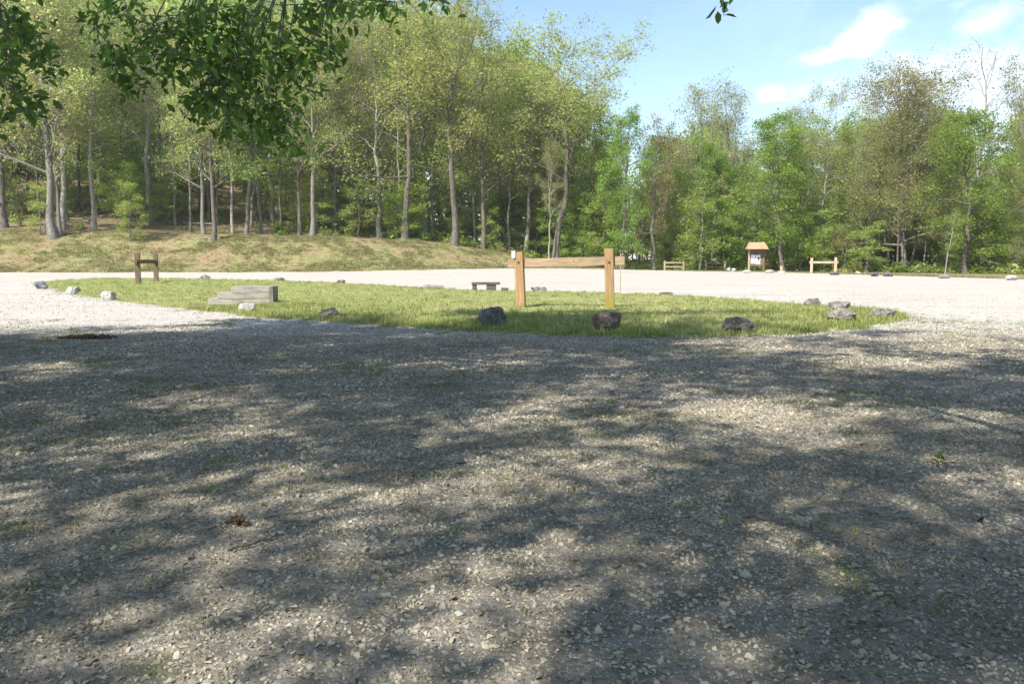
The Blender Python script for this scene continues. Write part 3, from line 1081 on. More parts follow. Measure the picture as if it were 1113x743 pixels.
# sprig hanging at the top from a second tree behind the camera
spr, sprt = [], []
base_ = np.array(at_y(781, -40, 4.9))
trunkB = np.array([-2.4, -6.4, 0])
limb = np.array([trunkB + [0, 0, 5.0], trunkB + [1.4, 2.6, 5.4], [0.6, 2.0, 4.6], base_ + [-0.2, -0.6, 0.7], base_ + [0, 0, 0.15], base_])
spr.append((limb, np.array([0.1, 0.08, 0.05, 0.02, 0.008, 0.004]), 6))
endp = np.array(at_y(787, 18, 4.9))
spr.append((np.linspace(base_, endp, 4), np.array([0.004, 0.003, 0.003, 0.002]), 5))
for q in ((779, 6), (794, 5), (780, 13), (792, 12), (786, 17), (788, 6), (783, -4), (796, -6), (780, -20), (790, -22)):
    sprt.append(np.array(at_y(q[0], q[1], 4.9 + rg.normal(0, 0.02))))
shade_tree(402, trunkB[0], trunkB[1], 14.0, 0.32, 11.0, 0.42, 28, 'leafy shade tree behind the camera, a single sprig of it hanging against the sky', 50, 0.62, 0.19, extra=(spr, np.array(sprt), 1), esig=0.006)
shade_tree(403, -18.0, -1.6, 15.0, 0.34, 8.6, 0.34, 26, 'leafy shade tree left of the view darkening the gravel at the left', 46, 0.58, 0.19)

# ------------------------------------------------------------------ grass blades


def tuft(seed, n, h, spread, cols, wid=0.006, lean=0.5):
    rg = np.random.default_rng(seed)
    V, Q, T, C = [], [], [], []
    o = 0
    for i in range(n):
        a = rg.random() * 6.28
        r = spread * math.sqrt(rg.random())
        p = np.array([math.cos(a) * r, math.sin(a) * r, -0.01])
        hh = h * rg.uniform(0.55, 1.15)
        b = rg.random() * 6.28
        d = np.array([math.cos(b), math.sin(b), 0])
        s = np.array([-math.sin(b), math.cos(b), 0]) * wid * rg.uniform(0.7, 1.3)
        l = lean * rg.random()
        m1 = p + d * hh * l * 0.25 + np.array([0, 0, hh * 0.5])
        m2 = p + d * hh * l + np.array([0, 0, hh * (1 - 0.35 * l)])
        V += [p - s, p + s, m1 + s * 0.8, m1 - s * 0.8, m2]
        Q.append([o, o + 1, o + 2, o + 3])
        T.append([o + 3, o + 2, o + 4])
        c = np.array(cols[rg.integers(len(cols))]) * rg.uniform(0.75, 1.25)
        C += [c] * 5
        o += 5
    return np_mesh('tuft', np.array(V), [np.array(Q), np.array(T)], M_GRASS, cols=np.array(C))


GC = [(0.39, 0.405, 0.18), (0.46, 0.45, 0.22), (0.35, 0.38, 0.15), (0.52, 0.48, 0.28)]
GD = [(0.19, 0.25, 0.065), (0.25, 0.30, 0.085), (0.38, 0.35, 0.16)]


def island_pts(n, pred=None):
    x = rng.uniform(RING[:, 0].min(), RING[:, 0].max(), n)
    y = rng.uniform(RING[:, 1].min(), RING[:, 1].max(), n)
    ok = inside(x, y, RING)
    x, y = x[ok], y[ok]
    if pred is not None:
        k = pred(x, y)
        x, y = x[k], y[k]
    return x, y


x, y = island_pts(110000, lambda x, y: rng.random(len(x)) < np.clip(26 / np.maximum(y, 12), 0.35, 1))
s = rng.uniform(0.6, 1.25, len(x))
scatter('short_grass', np.c_[x, y, island_z(x, y)], np.c_[np.zeros((len(x), 2)), rng.random(len(x)) * 6.28], np.c_[s, s, s * rng.uniform(0.6, 1.1, len(x))],
        [tuft(i, 16, 0.055, 0.13, GC, 0.006, 1.0) for i in range(5)], 'short pale green grass on the island', 'grass')


def front_strip(x, y):
    d = edge_dist(x, y, RING)
    nearf = y < 20.5
    den = np.where(nearf, np.exp(-np.maximum(d - 0.4, 0) / 1.3), 0.02) + 0.02
    return rng.random(len(x)) < den


x, y = island_pts(90000, front_strip)
s = rng.uniform(0.6, 1.3, len(x))
scatter('tall_grass', np.c_[x, y, island_z(x, y)], np.c_[np.zeros((len(x), 2)), rng.random(len(x)) * 6.28], np.c_[s, s, s],
        [tuft(20 + i, 18, 0.13, 0.12, GD, 0.0045, 0.9) for i in range(5)], 'longer wild grass along the front of the island', 'grass')

# grass on the bank and on the strip beyond the lot
n = 90000
x = rng.uniform(-62, 60, n)
s_ = rng.uniform(-0.6, 13, n)
y = np.where(x < 16, foot(x), far_edge(x)) + s_
front_r = np.interp(x, [16, 26, 34, 48, 60], [92, 88, 79, 70, 66])
ok = np.where(x < 16, s_ + 5 * rng.random(n) ** 2 < 13 * np.clip(bankh(x) / 2.5, 0.3, 1), (y < front_r) & (s_ > -0.2))
ok &= rng.random(n) < 0.12 + 0.88 * sstep(-0.3, 0.5, np.array([mnoise.noise(Vector((a * 0.22, b * 0.3, 2.0))) + 0.5 * mnoise.noise(Vector((a * 0.8, b * 0.9, 5.0))) for a, b in zip(x, y)]))
ok &= np.abs(x) < 0.70 * y + 2
x, y = x[ok], y[ok]
s = rng.uniform(0.6, 1.4, len(x))
GB = [(0.19, 0.23, 0.075), (0.24, 0.27, 0.095), (0.36, 0.29, 0.17), (0.32, 0.25, 0.14), (0.15, 0.20, 0.06)]
scatter('bank_grass', np.c_[x, y, hz(x, y)], np.c_[np.zeros((len(x), 2)), rng.random(len(x)) * 6.28], np.c_[s, s, s],
        [tuft(40 + i, 12, 0.15, 0.22, GB, 0.016, 0.9) for i in range(6)], 'rough green and straw coloured grass on the bank', 'grass')

# weeds in the gravel under the trees, and round the tip of the island
n = 16000
x, y = wedge(n, 2.0, 16.5)
f = np.array([mnoise.noise(Vector((a * 0.8, b * 0.8, 4.0))) + 0.5 * mnoise.noise(Vector((a * 2.6, b * 2.6, 1.0))) for a, b in zip(x, y)])
ok = (f > 0.26 - 0.25 * rng.random(n) ** 3) & ~inside(x, y, RING)
x, y = x[ok], y[ok]
q = at(1010, 352)
x2 = rng.normal(q.x, 1.3, 420)
y2 = rng.normal(q.y + 0.4, 1.5, 420)
k = ~inside(x2, y2, RING)
x = np.concatenate([x, x2[k]])
y = np.concatenate([y, y2[k]])
# ragged weeds creeping out from the island's rim
ii = rng.integers(0, len(RING), 2600)
x3 = RING[ii, 0] + rng.normal(0, 0.35, 2600)
y3 = RING[ii, 1] + rng.normal(0, 0.35, 2600)
k = ~inside(x3, y3, RING)
x = np.concatenate([x, x3[k]])
y = np.concatenate([y, y3[k]])
s = rng.uniform(0.5, 1.2, len(x))
scatter('weeds', np.c_[x, y, hz(x, y) + 0.03], np.c_[np.zeros((len(x), 2)), rng.random(len(x)) * 6.28], np.c_[s, s, s * 0.9],
        [tuft(60 + i, 12, 0.045, 0.07, [(0.10, 0.15, 0.03), (0.15, 0.19, 0.045), (0.22, 0.21, 0.09)], 0.0035, 1.1) for i in range(4)], 'sparse green weeds growing through the gravel', 'weeds')

# dead leaves, and bits of twig, on the gravel
m_dead, t = new_mat('dead leaves')
oi = t.n('ShaderNodeObjectInfo')
c = t.mix(oi.outputs['Random'], (0.045, 0.03, 0.018), (0.17, 0.115, 0.065))
finish(t, c, 0.85)


def dead_leaf(seed):
    rg = np.random.default_rng(seed)
    w, cu = rg.uniform(0.25, 0.4), rg.uniform(0.1, 0.3)
    V = np.array([[-1, 0, cu], [-0.3, w, 0.1], [0.4, w * 0.9, cu * 0.7], [1, 0, cu * 1.2], [0.4, -w, 0.15], [-0.3, -w * 0.8, cu], [-0.3, 0, 0], [0.4, 0, 0]])
    return np_mesh('dead_leaf', V, np.array([[0, 6, 1], [0, 5, 6], [3, 2, 7], [3, 7, 4]]) if False else [np.array([[0, 6, 1], [0, 5, 6], [3, 2, 7], [3, 7, 4]]), np.array([[1, 6, 7, 2], [6, 5, 4, 7]])], m_dead)


def bit_of_twig(seed):
    rg = np.random.default_rng(seed)
    p = curve_path(rg, (-1, 0, 0.05), (1, 0, 0), 2.0, 4, 0.0, 0.18)
    p[:, 2] = 0.05
    v, f = tube_arrays([(p, np.array([0.035, 0.05, 0.045, 0.04, 0.02]), 4)])
    return np_mesh('twig_bit', v, f, m_dead)


n = 30000
x, y = wedge(n, 1.8, 15)
f = np.array([mnoise.noise(Vector((a * 0.6, b * 0.6, 14.0))) + 0.6 * mnoise.noise(Vector((a * 2.2, b * 2.2, 11.0))) for a, b in zip(x, y)])
ok = (f > 0.12 - 0.6 * rng.random(n) ** 2) & ~inside(x, y, RING)
x, y = x[ok], y[ok]
s = rng.uniform(0.005, 0.013, len(x)) * np.where(rng.random(len(x)) < 0.06, 2.0, 1)
scatter('dead_leaves', np.c_[x, y, hz(x, y) + 0.036], np.c_[rng.normal(0, 0.25, (len(x), 2)), rng.random(len(x)) * 6.28], np.c_[s, s, s],
        [dead_leaf(i) for i in range(5)] + [bit_of_twig(i) for i in range(4)], 'small brown dead leaves and twig bits strewn on the gravel', 'leaf litter')

# woodland floor undergrowth
n = 9000
px = rng.uniform(-60, 1180, n)
d_ = rng.uniform(-0.5, 24, n)
yy = np.interp(px, [-200, 0, 250, 440, 520, 600, 700, 840, 950, 1050, 1113, 1300], [84, 88, 90, 94, 95, 95, 92, 88, 84, 76, 72, 66]) + d_
xx = (px - PW / 2) / F * yy
kp = rng.random(n) < np.where(px < 300, 0.03, np.where(px < 420, 0.2, 0.5))
xx, yy = xx[kp], yy[kp]
s = rng.uniform(0.5, 1.5, len(xx))


def herb(seed):
    rg = np.random.default_rng(seed)
    tips = rg.normal(0, 0.28, (16, 3))
    tips[:, 2] = np.abs(tips[:, 2]) * 1.1 + 0.05
    V, Fc, C = leaves_far(rg, tips, 6, 0.1, 0.085, random.choice([MG, BG, OL]), 0.25)
    return np_mesh('herb', V, Fc, M_GRASS, cols=C)


scatter('undergrowth', np.c_[xx, yy, hz(xx, yy)], np.c_[np.zeros((len(xx), 2)), rng.random(len(xx)) * 6.28], np.c_[s, s, s],
        [herb(i) for i in range(4)], 'low leafy undergrowth along the edge of the wood', 'undergrowth')

# ------------------------------------------------------------------ wood and stone materials


def timber(name, c0, c1, axis=0, moss=None):
    m, t = new_mat(name)
    tcn = t.n('ShaderNodeTexCoord')
    mp = t.n('ShaderNodeMapping')
    sc = [22, 22, 22]
    sc[axis] = 1.6
    mp.inputs['Scale'].default_value = sc
    t.l(tcn.outputs['Object'], mp.inputs[0])
    a = t.noise(mp.outputs[0], 1.6, 6, 0.65, 0.6)
    b = t.noise(tcn.outputs['Object'], 2.2, 4, 0.6)
    k = t.noise(tcn.outputs['Object'], 7.0, 2, 0.5)
    c = t.mix(t.ramp(a, 0.3, 0.7), c0, c1)
    c = t.mix(t.math('MULTIPLY', t.ramp(b, 0.45, 0.7), 0.35), c, tuple(x * 0.55 for x in c0))
    c = t.mix(t.math('MULTIPLY', t.ramp(k, 0.70, 0.76), 0.7), c, tuple(x * 0.3 for x in c0))
    if moss:
        sp = t.n('ShaderNodeSeparateXYZ')
        t.l(tcn.outputs['Object'], sp.inputs[0])
        g = t.math('ADD', sp.outputs[2], t.math('MULTIPLY', t.math('SUBTRACT', b, 0.5), 0.5))
        c = t.mix(t.math('MULTIPLY', t.math('SUBTRACT', 1.0, t.ramp(g, 0.12, 0.42)), 0.8), c, moss)
    finish(t, c, 0.8, a, 0.5, 0.01, 0.2)
    return m


W_TAN_V = timber('tan post timber', (0.25, 0.15, 0.072), (0.40, 0.26, 0.135), 2)
W_MOSS_V = timber('tan post timber with moss', (0.24, 0.145, 0.07), (0.38, 0.25, 0.13), 2, (0.22, 0.20, 0.03))
W_TAN_H = timber('tan rail timber', (0.26, 0.175, 0.11), (0.42, 0.305, 0.20), 0)
W_BRN_V = timber('brown post timber', (0.11, 0.075, 0.045), (0.22, 0.16, 0.10), 2)
W_BRN_H = timber('brown rail timber', (0.085, 0.06, 0.04), (0.17, 0.125, 0.08), 0)
W_GRY_H = timber('weathered grey timber', (0.22, 0.205, 0.175), (0.40, 0.38, 0.335), 0)
W_DRK_H = timber('dark old timber', (0.07, 0.056, 0.043), (0.165, 0.137, 0.108), 0)
W_END_SHADE = timber('shade toned grey timber', (0.12, 0.11, 0.09), (0.25, 0.23, 0.19), 2)  # grey timber darkened by colour for the shaded right end of the steps
W_PAL_V = timber('pale post timber', (0.33, 0.25, 0.16), (0.48, 0.38, 0.26), 2)
W_PAL_H = timber('pale rail timber', (0.30, 0.235, 0.165), (0.46, 0.37, 0.27), 0)


def flat_mat(name, c, rough=0.5, metal=0.0):
    m, t = new_mat(name)
    P = t.n('ShaderNodeTexCoord').outputs['Object']
    a = t.noise(P, 9, 4)
    cc = t.mix(t.math('MULTIPLY', a, 0.35), c, tuple(x * 0.7 for x in c))
    finish(t, cc, rough, a, 0.1, 0.01, 0.4)
    m.node_tree.nodes['Principled BSDF'].inputs['Metallic'].default_value = metal
    return m


M_IRON = flat_mat('dark iron bolt', (0.06, 0.05, 0.045), 0.5, 0.7)
M_PAPER = flat_mat('white paper', (0.78, 0.78, 0.76), 0.6)
M_INK = flat_mat('dark printed panel', (0.06, 0.06, 0.07), 0.6)
M_TAG = flat_mat('pale blue painted metal', (0.55, 0.70, 0.74), 0.4)


def rock_mat(name, dark, light, sc=1.0, lichen=0.35):
    m, t = new_mat(name)
    P = t.n('ShaderNodeTexCoord').outputs['Object']
    a = t.noise(P, 3.5 * sc, 7, 0.7, 0.5)
    b = t.noise(P, 11 * sc, 5, 0.7)
    v = t.n('ShaderNodeTexVoronoi', feature='F1')
    v.inputs['Scale'].default_value = 5 * sc
    t.l(P, v.inputs['Vector'])
    c = t.mix(t.ramp(a, 0.36, 0.64), dark, light)
    c = t.mix(t.math('MULTIPLY', t.ramp(b, 0.55, 0.68), lichen), c, tuple(min(0.6, x * 1.7 + 0.04) for x in light))
    c = t.mix(t.math('MULTIPLY', t.ramp(a, 0.62, 0.72), 0.6), c, tuple(x * 0.5 for x in dark))
    finish(t, c, 0.92, t.math('ADD', t.math('ADD', a, b), t.math('MULTIPLY', v.outputs['Distance'], 0.5)), 0.9, 0.05, 0.15)
    return m


RK = {'blue': rock_mat('dark blue grey stone', (0.085, 0.085, 0.092), (0.23, 0.23, 0.24), 2, 0.4), 'brown': rock_mat('dark brown stone', (0.085, 0.07, 0.057), (0.24, 0.20, 0.165), 2, 0.4),
      'grey': rock_mat('mottled grey limestone', (0.12, 0.11, 0.095), (0.31, 0.29, 0.26), 2, 0.5), 'pale': rock_mat('pale limestone', (0.30, 0.285, 0.26), (0.56, 0.54, 0.50), 2, 0.4),
      'tan': rock_mat('tan slab stone', (0.22, 0.185, 0.14), (0.42, 0.37, 0.30), 2, 0.3), 'black': rock_mat('near black stone', (0.055, 0.05, 0.046), (0.17, 0.155, 0.14), 2, 0.35)}


def rock(px, py, wpx, hpx, mat, label, seed, depth=0.8, rz=0.0, tilt=0.0, facet=0.35, name='boulder', group=None, z=None):
    """boulder whose foot is seen at px,py, wpx wide and hpx high in the photograph"""
    p = at(px, py, 0.03)
    zg = hzf(p.x, p.y) + 0.03
    if inside(np.array([p.x]), np.array([p.y]), RING)[0]:
        zg = float(island_z(np.array([p.x]), np.array([p.y]))[0])
    w, h = wpx / F * p.y, hpx / F * p.y * 1.1
    bm = bmesh.new()
    bmesh.ops.create_icosphere(bm, subdivisions=4, radius=1)
    rgm = random.Random(seed)
    # chop with a few planes for broken faces, then roughen
    planes = []
    for i in range(11):
        d = Vector((rgm.gauss(0, 1), rgm.gauss(0, 1), rgm.gauss(0, 0.8))).normalized()
        planes.append((d, rgm.uniform(0.55, 0.86)))
    planes.append((Vector((rgm.uniform(-0.2, 0.2), rgm.uniform(-0.2, 0.2), 1)).normalized(), 0.66))
    o = Vector((seed * 3.7, seed * 1.3, 0))
    for v in bm.verts:
        for d, k in planes:
            q = v.co.dot(d)
            if q > k:
                v.co -= d * (q - k) * 0.92
        n1 = mnoise.noise(v.co * 1.7 + o) * 0.16 + mnoise.noise(v.co * 4.3 + o) * 0.08 + mnoise.noise(v.co * 10 + o) * 0.035
        v.co += v.co.normalized() * n1
    xs_ = [v.co.x for v in bm.verts]
    zs_ = [v.co.z for v in bm.verts]
    for v in bm.verts:
        v.co = Vector(((v.co.x - (max(xs_) + min(xs_)) / 2) / (max(xs_) - min(xs_)) * w, v.co.y * w / (max(xs_) - min(xs_)) * depth,
                       (v.co.z - min(zs_)) / (max(zs_) - min(zs_)) * (h * 1.25) - h * 0.25))
    if tilt:
        bm.transform(Matrix.Rotation(tilt, 4, 'Y'))
    me = bm_mesh(name, bm, RK[mat], smooth=False)
    ob = link(name, me, None, (p.x, p.y + w * depth * 0.3, zg))
    ob.rotation_euler[2] = rz
    return tag(ob, label, 'rock', group)


rock(537, 357, 31, 20, 'blue', 'dark blue grey boulder in long grass before the left post of the near rail', 1, 0.8, tilt=-0.25)
rock(660, 361, 33, 19, 'brown', 'dark brown squarish boulder in long grass before the right post of the near rail', 2, 0.8)
rock(804, 363, 40, 16, 'black', 'low wide near black boulder at the front edge of the island', 13, 0.7, tilt=0.06)
rock(884, 335, 20, 9, 'grey', 'small grey boulder at the back edge of the island, farthest of the right group', 4, 0.8)
rock(914, 340, 23, 9, 'grey', 'grey flat boulder just behind the mottled one at the right of the island', 5, 0.8)
rock(918, 352, 34, 15, 'grey', 'large mottled grey boulder nearest the gravel at the right of the island', 6, 0.75, tilt=0.12)
rock(958, 346, 34, 9, 'grey', 'long low grey stone at the right tip of the island', 7, 0.45)
rock(268, 340, 21, 10, 'pale', 'pale tilted slab in front of the grey timber steps', 8, 0.6, tilt=-0.2)
rock(356, 346, 24, 10, 'tan', 'tan flat topped rock at the front edge of the island', 9, 0.7, tilt=-0.08)
rock(116, 326, 16, 9, 'pale', 'pale rounded rock on the left rim, nearest the hitching rail', 10, 0.8)
rock(77, 320, 15, 8, 'pale', 'small pale rock on the left rim between two others', 11, 0.8)
rock(44, 314, 14, 8, 'blue', 'dark rock at the left tip of the island', 12, 0.8)
rock(222, 304.5, 12, 5, 'grey', 'small grey rock on the back rim behind the grey timber steps', 14, 0.8)
rock(303, 306.5, 12, 4, 'grey', 'low grey rock on the back rim right of the timber steps', 15, 0.8)
rock(370, 309, 10, 4, 'brown', 'small dark rock on the back rim midway to the low bench', 16, 0.8)
rock(468, 316, 30, 4.5, 'grey', 'long flat stone sunk in the grass left of the low bench', 17, 0.5)
rock(586, 319, 18, 5, 'grey', 'low grey stone on the back rim between the rail posts', 18, 0.7)
rock(725, 323, 15, 4, 'brown', 'flat brown stone on the back rim right of the near rail', 19, 0.7)
rock(908, 299, 11, 3.5, 'black', 'flat dark stone before the far hitching rail', 20, 0.7)
rock(951, 300.5, 10, 4.5, 'black', 'left one of two dark stones beyond the far gravel edge', 21, 0.8)
rock(966, 300.5, 11, 5.0, 'black', 'right one of two dark stones beyond the far gravel edge', 22, 0.8)
rock(792, 295.5, 5, 4, 'pale', 'small white rock left of the notice board', 23, 0.8)
rock(798, 295.7, 5, 3.5, 'pale', 'small white rock between another and the notice board', 24, 0.8)
rock(812, 297, 10, 3, 'pale', 'flat white slab at the foot of the notice board', 25, 0.8)
rock(838, 297, 12, 3.5, 'tan', 'low tan rock heap right of the notice board', 26, 0.8)
rock(850, 297.5, 9, 2.5, 'pale', 'flat white slab right of the tan rock heap', 27, 0.8)
rock(933, 297.5, 6, 2.5, 'pale', 'tiny pale rock beyond the gravel right of the far hitching rail', 28, 0.8)
rock(1028, 302.5, 12, 4, 'grey', 'grey rock on the grass strip under the pale leaning trunk', 29, 0.8)
rock(1101, 304.5, 14, 5, 'pale', 'pale broken rock on the grass strip at the right edge', 30, 0.8)

# ------------------------------------------------------------------ hitching rails


def ground_z(x, y):
    if inside(np.array([x]), np.array([y]), RING)[0]:
        return float(island_z(np.array([x]), np.array([y]))[0])
    return hzf(x, y)


def hitching_rail(label, a, b, posth, thick, rail_z, rail_t, over, mats, group, tilts=(0, 0), dz=0.0, rail_tilt=0.0):
    """a, b: ground points of the two posts"""
    a, b = Vector(a), Vector(b)
    mid = (a + b) / 2
    rz = math.atan2(b.y - a.y, b.x - a.x)
    Lh = (b - a).length / 2
    z = min(ground_z(a.x, a.y), ground_z(b.x, b.y))
    root = empty('hitching_rail', (mid.x, mid.y, z), label, 'hitching rail', group, rz)
    for i, sx in enumerate((-1, 1)):
        ph = posth[i]
        me = box_mesh('post', (thick, thick, ph + 0.3), mats[i], 0.012, Matrix.Translation((0, 0, ph / 2 - 0.15)), 0.006, i + 3)
        o = link('post', me, root, (sx * Lh, 0, 0))
        o.rotation_euler = (0, tilts[i], random.uniform(-0.05, 0.05))
        # notch bolts on the front face
        bm = bmesh.new()
        bmesh.ops.create_cone(bm, cap_ends=True, segments=10, radius1=0.022, radius2=0.018, depth=0.03)
        bm.transform(Matrix.Translation((0, -thick / 2 - 0.008, rail_z)) @ Matrix.Rotation(R(90), 4, 'X'))
        link('bolt', bm_mesh('bolt', bm, M_IRON), o)
    ln = 2 * Lh + 2 * over
    me = box_mesh('rail', (ln, thick * 0.55, rail_t), mats[2], 0.012, None, 0.010, 9)
    o = link('rail', me, root, (0, thick * 0.12, rail_z))
    o.rotation_euler = (0, rail_tilt, 0)
    return root


a, b = at(566.5, 334.5, 0.12), at(663, 335.5, 0.12)
NR = hitching_rail('near hitching rail of tan squared timber on the grass island', (a.x, a.y, 0), (b.x, b.y, 0), (1.26, 1.33), 0.20, 1.03, 0.20, 0.31,
                   (W_TAN_V, W_MOSS_V, W_TAN_H), 'timber hitching rails', (-0.045, -0.03), rail_tilt=-0.022)
# small painted tag nailed to the rail end, thin pale stake behind the other end
tp = at_y(558, 279, a.y + 0.02)
tg = link('metal_tag', box_mesh('metal_tag', (0.085, 0.012, 0.16), M_TAG, 0.003), None, (tp.x, a.y - 0.10, tp.z + 0.05))
tag(tg, 'small pale blue tag standing on the left end of the near hitching rail', 'tag')
sp_ = at(674, 322, 0.03)
bm = bmesh.new()
bmesh.ops.create_cone(bm, cap_ends=True, segments=8, radius1=0.02, radius2=0.014, depth=1.45)
st = link('stake', bm_mesh('stake', bm, W_PAL_V), None, (sp_.x, sp_.y, 0.7))
tag(st, 'thin pale stake standing behind the right end of the near hitching rail', 'stake')

a, b = at(150.5, 309.5, 0.1), at(170, 306.5, 0.1)
hitching_rail('small brown hitching rail at the left of the grass island', (a.x, a.y, 0), (b.x, b.y, 0), (1.42, 1.42), 0.21, 1.02, 0.19, 0.28,
              (W_BRN_V, W_BRN_V, W_BRN_H), 'timber hitching rails', (-0.03, 0.02))
a, b = at(882, 297.3, 0), at(908, 297.5, 0)
hitching_rail('pale hitching rail far off beside the wood right of the notice board', (a.x, a.y, 0), (b.x, b.y, 0), (1.42, 1.46), 0.23, 1.02, 0.20, 0.22,
              (W_PAL_V, W_PAL_V, W_PAL_H), 'timber hitching rails')


def rail_fence(label, pxa, pxb, Yd, h, rails, mv, mh, group):
    xa, xb = at_y(pxa, HOR, Yd).x, at_y(pxb, HOR, Yd).x
    z = hzf((xa + xb) / 2, Yd)
    root = empty('rail_fence', ((xa + xb) / 2, Yd, z), label, 'fence', group)
    Lh = (xb - xa) / 2
    for sx in (-1, 1):
        link('post', box_mesh('post', (0.15, 0.15, h + 0.3), mv, 0.012, Matrix.Translation((0, 0, h / 2 - 0.15)), 0.01, sx + 5), root, (sx * Lh, 0, 0))
    for rz_ in rails:
        link('rail', box_mesh('rail', (2 * Lh + 0.25, 0.07, 0.13), mh, 0.01, None, 0.012, 4), root, (0, -0.06, rz_))


rail_fence('pale two rail fence section at the edge of the wood', 722.5, 743, 87, 1.05, (0.42, 0.85), W_PAL_V, W_PAL_H, 'fence sections')
rail_fence('darker two rail fence section nearer the notice board', 767, 788, 87, 1.05, (0.45, 0.88), W_PAL_V, W_DRK_H, 'fence sections')
sp2 = at_y(849, 297, 80)
tag(link('stub_post', box_mesh('stub_post', (0.2, 0.2, 0.75), W_PAL_V, 0.015, Matrix.Translation((0, 0, 0.3)), 0.01, 2), None, (sp2.x, 80, 0)),
    'short pale stub post between the notice board and the far hitching rail', 'post')

# ------------------------------------------------------------------ notice board
YK = 84.0
kx = at_y(822, HOR, YK).x
K = empty('notice_board', (kx, YK, hzf(kx, YK)), 'wooden notice board with tan roof and white papers at the edge of the wood', 'notice board', None, -0.12)
for sx in (-1, 1):
    link('post', box_mesh('post', (0.16, 0.16, 3.0), W_PAL_V if sx < 0 else W_BRN_V, 0.012, Matrix.Translation((0, 0, 1.2)), 0.006, 3), K, (sx * 0.72, 0, 0))
bd = link('board', box_mesh('board', (1.26, 0.06, 1.75), W_BRN_V, 0.008, None, 0.0), K, (0, 0.02, 1.48))
for (x, z, w, h, m) in ((-0.32, 1.3, 0.42, 0.86, M_PAPER), (0.16, 1.42, 0.46, 0.62, M_PAPER), (0.16, 0.94, 0.42, 0.28, M_PAPER), (-0.04, 1.86, 0.42, 0.24, M_INK), (0.22, 1.34, 0.22, 0.3, M_INK)):
    link('poster', box_mesh('poster', (w, 0.008 if m is M_PAPER else 0.014, h), m, 0.001), bd, (x, -0.036, z - 1.48))
W_ROOF = timber('tan roof shingles', (0.27, 0.18, 0.105), (0.42, 0.30, 0.185), 1)
bm = bmesh.new()
# hipped little roof with thickness
b0 = [(-1.02, -0.8, 2.36), (1.02, -0.8, 2.36), (1.02, 0.8, 2.36), (-1.02, 0.8, 2.36)]
t0_ = [(-0.78, 0, 3.0), (0.78, 0, 3.0)]
lo = [bm.verts.new(p) for p in b0]
lo2 = [bm.verts.new((p[0], p[1], p[2] - 0.07)) for p in b0]
tp_ = [bm.verts.new(p) for p in t0_]
for q in ([lo[0], lo[1], tp_[1], tp_[0]], [lo[2], lo[3], tp_[0], tp_[1]], [lo[1], lo[2], tp_[1]], [lo[3], lo[0], tp_[0]], lo2[::-1]):
    bm.faces.new(q)
for i in range(4):
    j = (i + 1) % 4
    bm.faces.new([lo2[i], lo2[j], lo[j], lo[i]])
link('roof', bm_mesh('roof', bm, W_ROOF), K)

# ------------------------------------------------------------------ timber mounting steps
p = at(259, 330, 0.12)
p2 = at(288, 328, 0.12)
dY = p.y
wpx = dY / F
Sx = empty('mounting_steps', (p.x, dY + 0.35, ground_z(p.x, dY)), 'weathered grey timber mounting steps on the grass left of the near rail', 'mounting steps', None, 0.10)
hs = 0.155
for i, (x0, x1, n) in enumerate(((-0.78, 0.73, 1), (-0.55, 0.73, 2), (-0.20, 0.73, 3))):
    # each course: two long timbers
    for yy in (-0.17, 0.17):
        me = box_mesh('timber', (x1 - x0, 0.325, hs - 0.006), W_GRY_H, 0.012, None, 0.006, i * 2 + (yy > 0))
        o = link('timber', me, Sx, ((x0 + x1) / 2, yy, hs * (i + 0.5)))
me = box_mesh('shaded_end', (0.09, 0.70, hs * 3 - 0.01), W_END_SHADE, 0.01, None, 0.004, 8)
o = link('shaded_end', me, Sx, (0.73 + 0.048, 0, hs * 1.5))
o['label'] = 'end board coloured dark as the shaded end'

# ------------------------------------------------------------------ low bench
p = at(528, 318, 0.05)
LB = empty('low_bench', (p.x, p.y, ground_z(p.x, p.y)), 'low dark timber bench on two blocks at the back edge of the grass', 'bench', None, 0.05)
link('seat', box_mesh('seat', (1.02, 0.34, 0.09), W_DRK_H, 0.012, None, 0.008, 1), LB, (0, 0, 0.28))
for x, w in ((-0.40, 0.16), (0.20, 0.34)):
    link('leg', box_mesh('leg', (w, 0.28, 0.30), W_DRK_H, 0.012, Matrix.Translation((0, 0, 0.085)), 0.008, 2), LB, (x, 0, 0))
tag(link('timber_block', box_mesh('timber_block', (0.26, 0.24, 0.14), W_DRK_H, 0.015, None, 0.01, 5), None, (p.x + 0.68, p.y, ground_z(p.x, p.y) + 0.05)), 'short dark timber offcut at the right foot of the low bench', 'timber')

# ------------------------------------------------------------------ brown heap of old straw and dung at the shade edge
m_dung, t = new_mat('brown dung and straw')
P = pos_node(t)
a_ = t.noise(P, 30, 5, 0.7)
c = t.mix(t.ramp(a_, 0.35, 0.65), (0.055, 0.036, 0.022), (0.17, 0.11, 0.068))
finish(t, c, 0.95, a_, 0.9, 0.03, 0.1)


def heap(name, px, py, wpx, n, r, label, seed, cat):
    p = at(px, py, 0.03)
    w = wpx / F * p.y
    rg_ = random.Random(seed)
    bm = bmesh.new()
    for i in range(n):
        u = max(-1, min(1, rg_.gauss(0, 0.45)))
        v = rg_.gauss(0, 0.16)
        q = Vector((u * w / 2, v * w * 0.55, 0.035 * (1 - u * u) * rg_.random()))
        s = r * rg_.uniform(0.5, 1.3)
        geo = bmesh.ops.create_icosphere(bm, subdivisions=1, radius=s)
        for vt in geo['verts']:
            vt.co += mnoise.noise_vector(vt.co * 20 + q * 9) * s * 0.6
            vt.co.z *= 0.6
            vt.co += q
    return tag(link(name, bm_mesh(name, bm, m_dung), None, (p.x, p.y, 0.04)), label, cat)


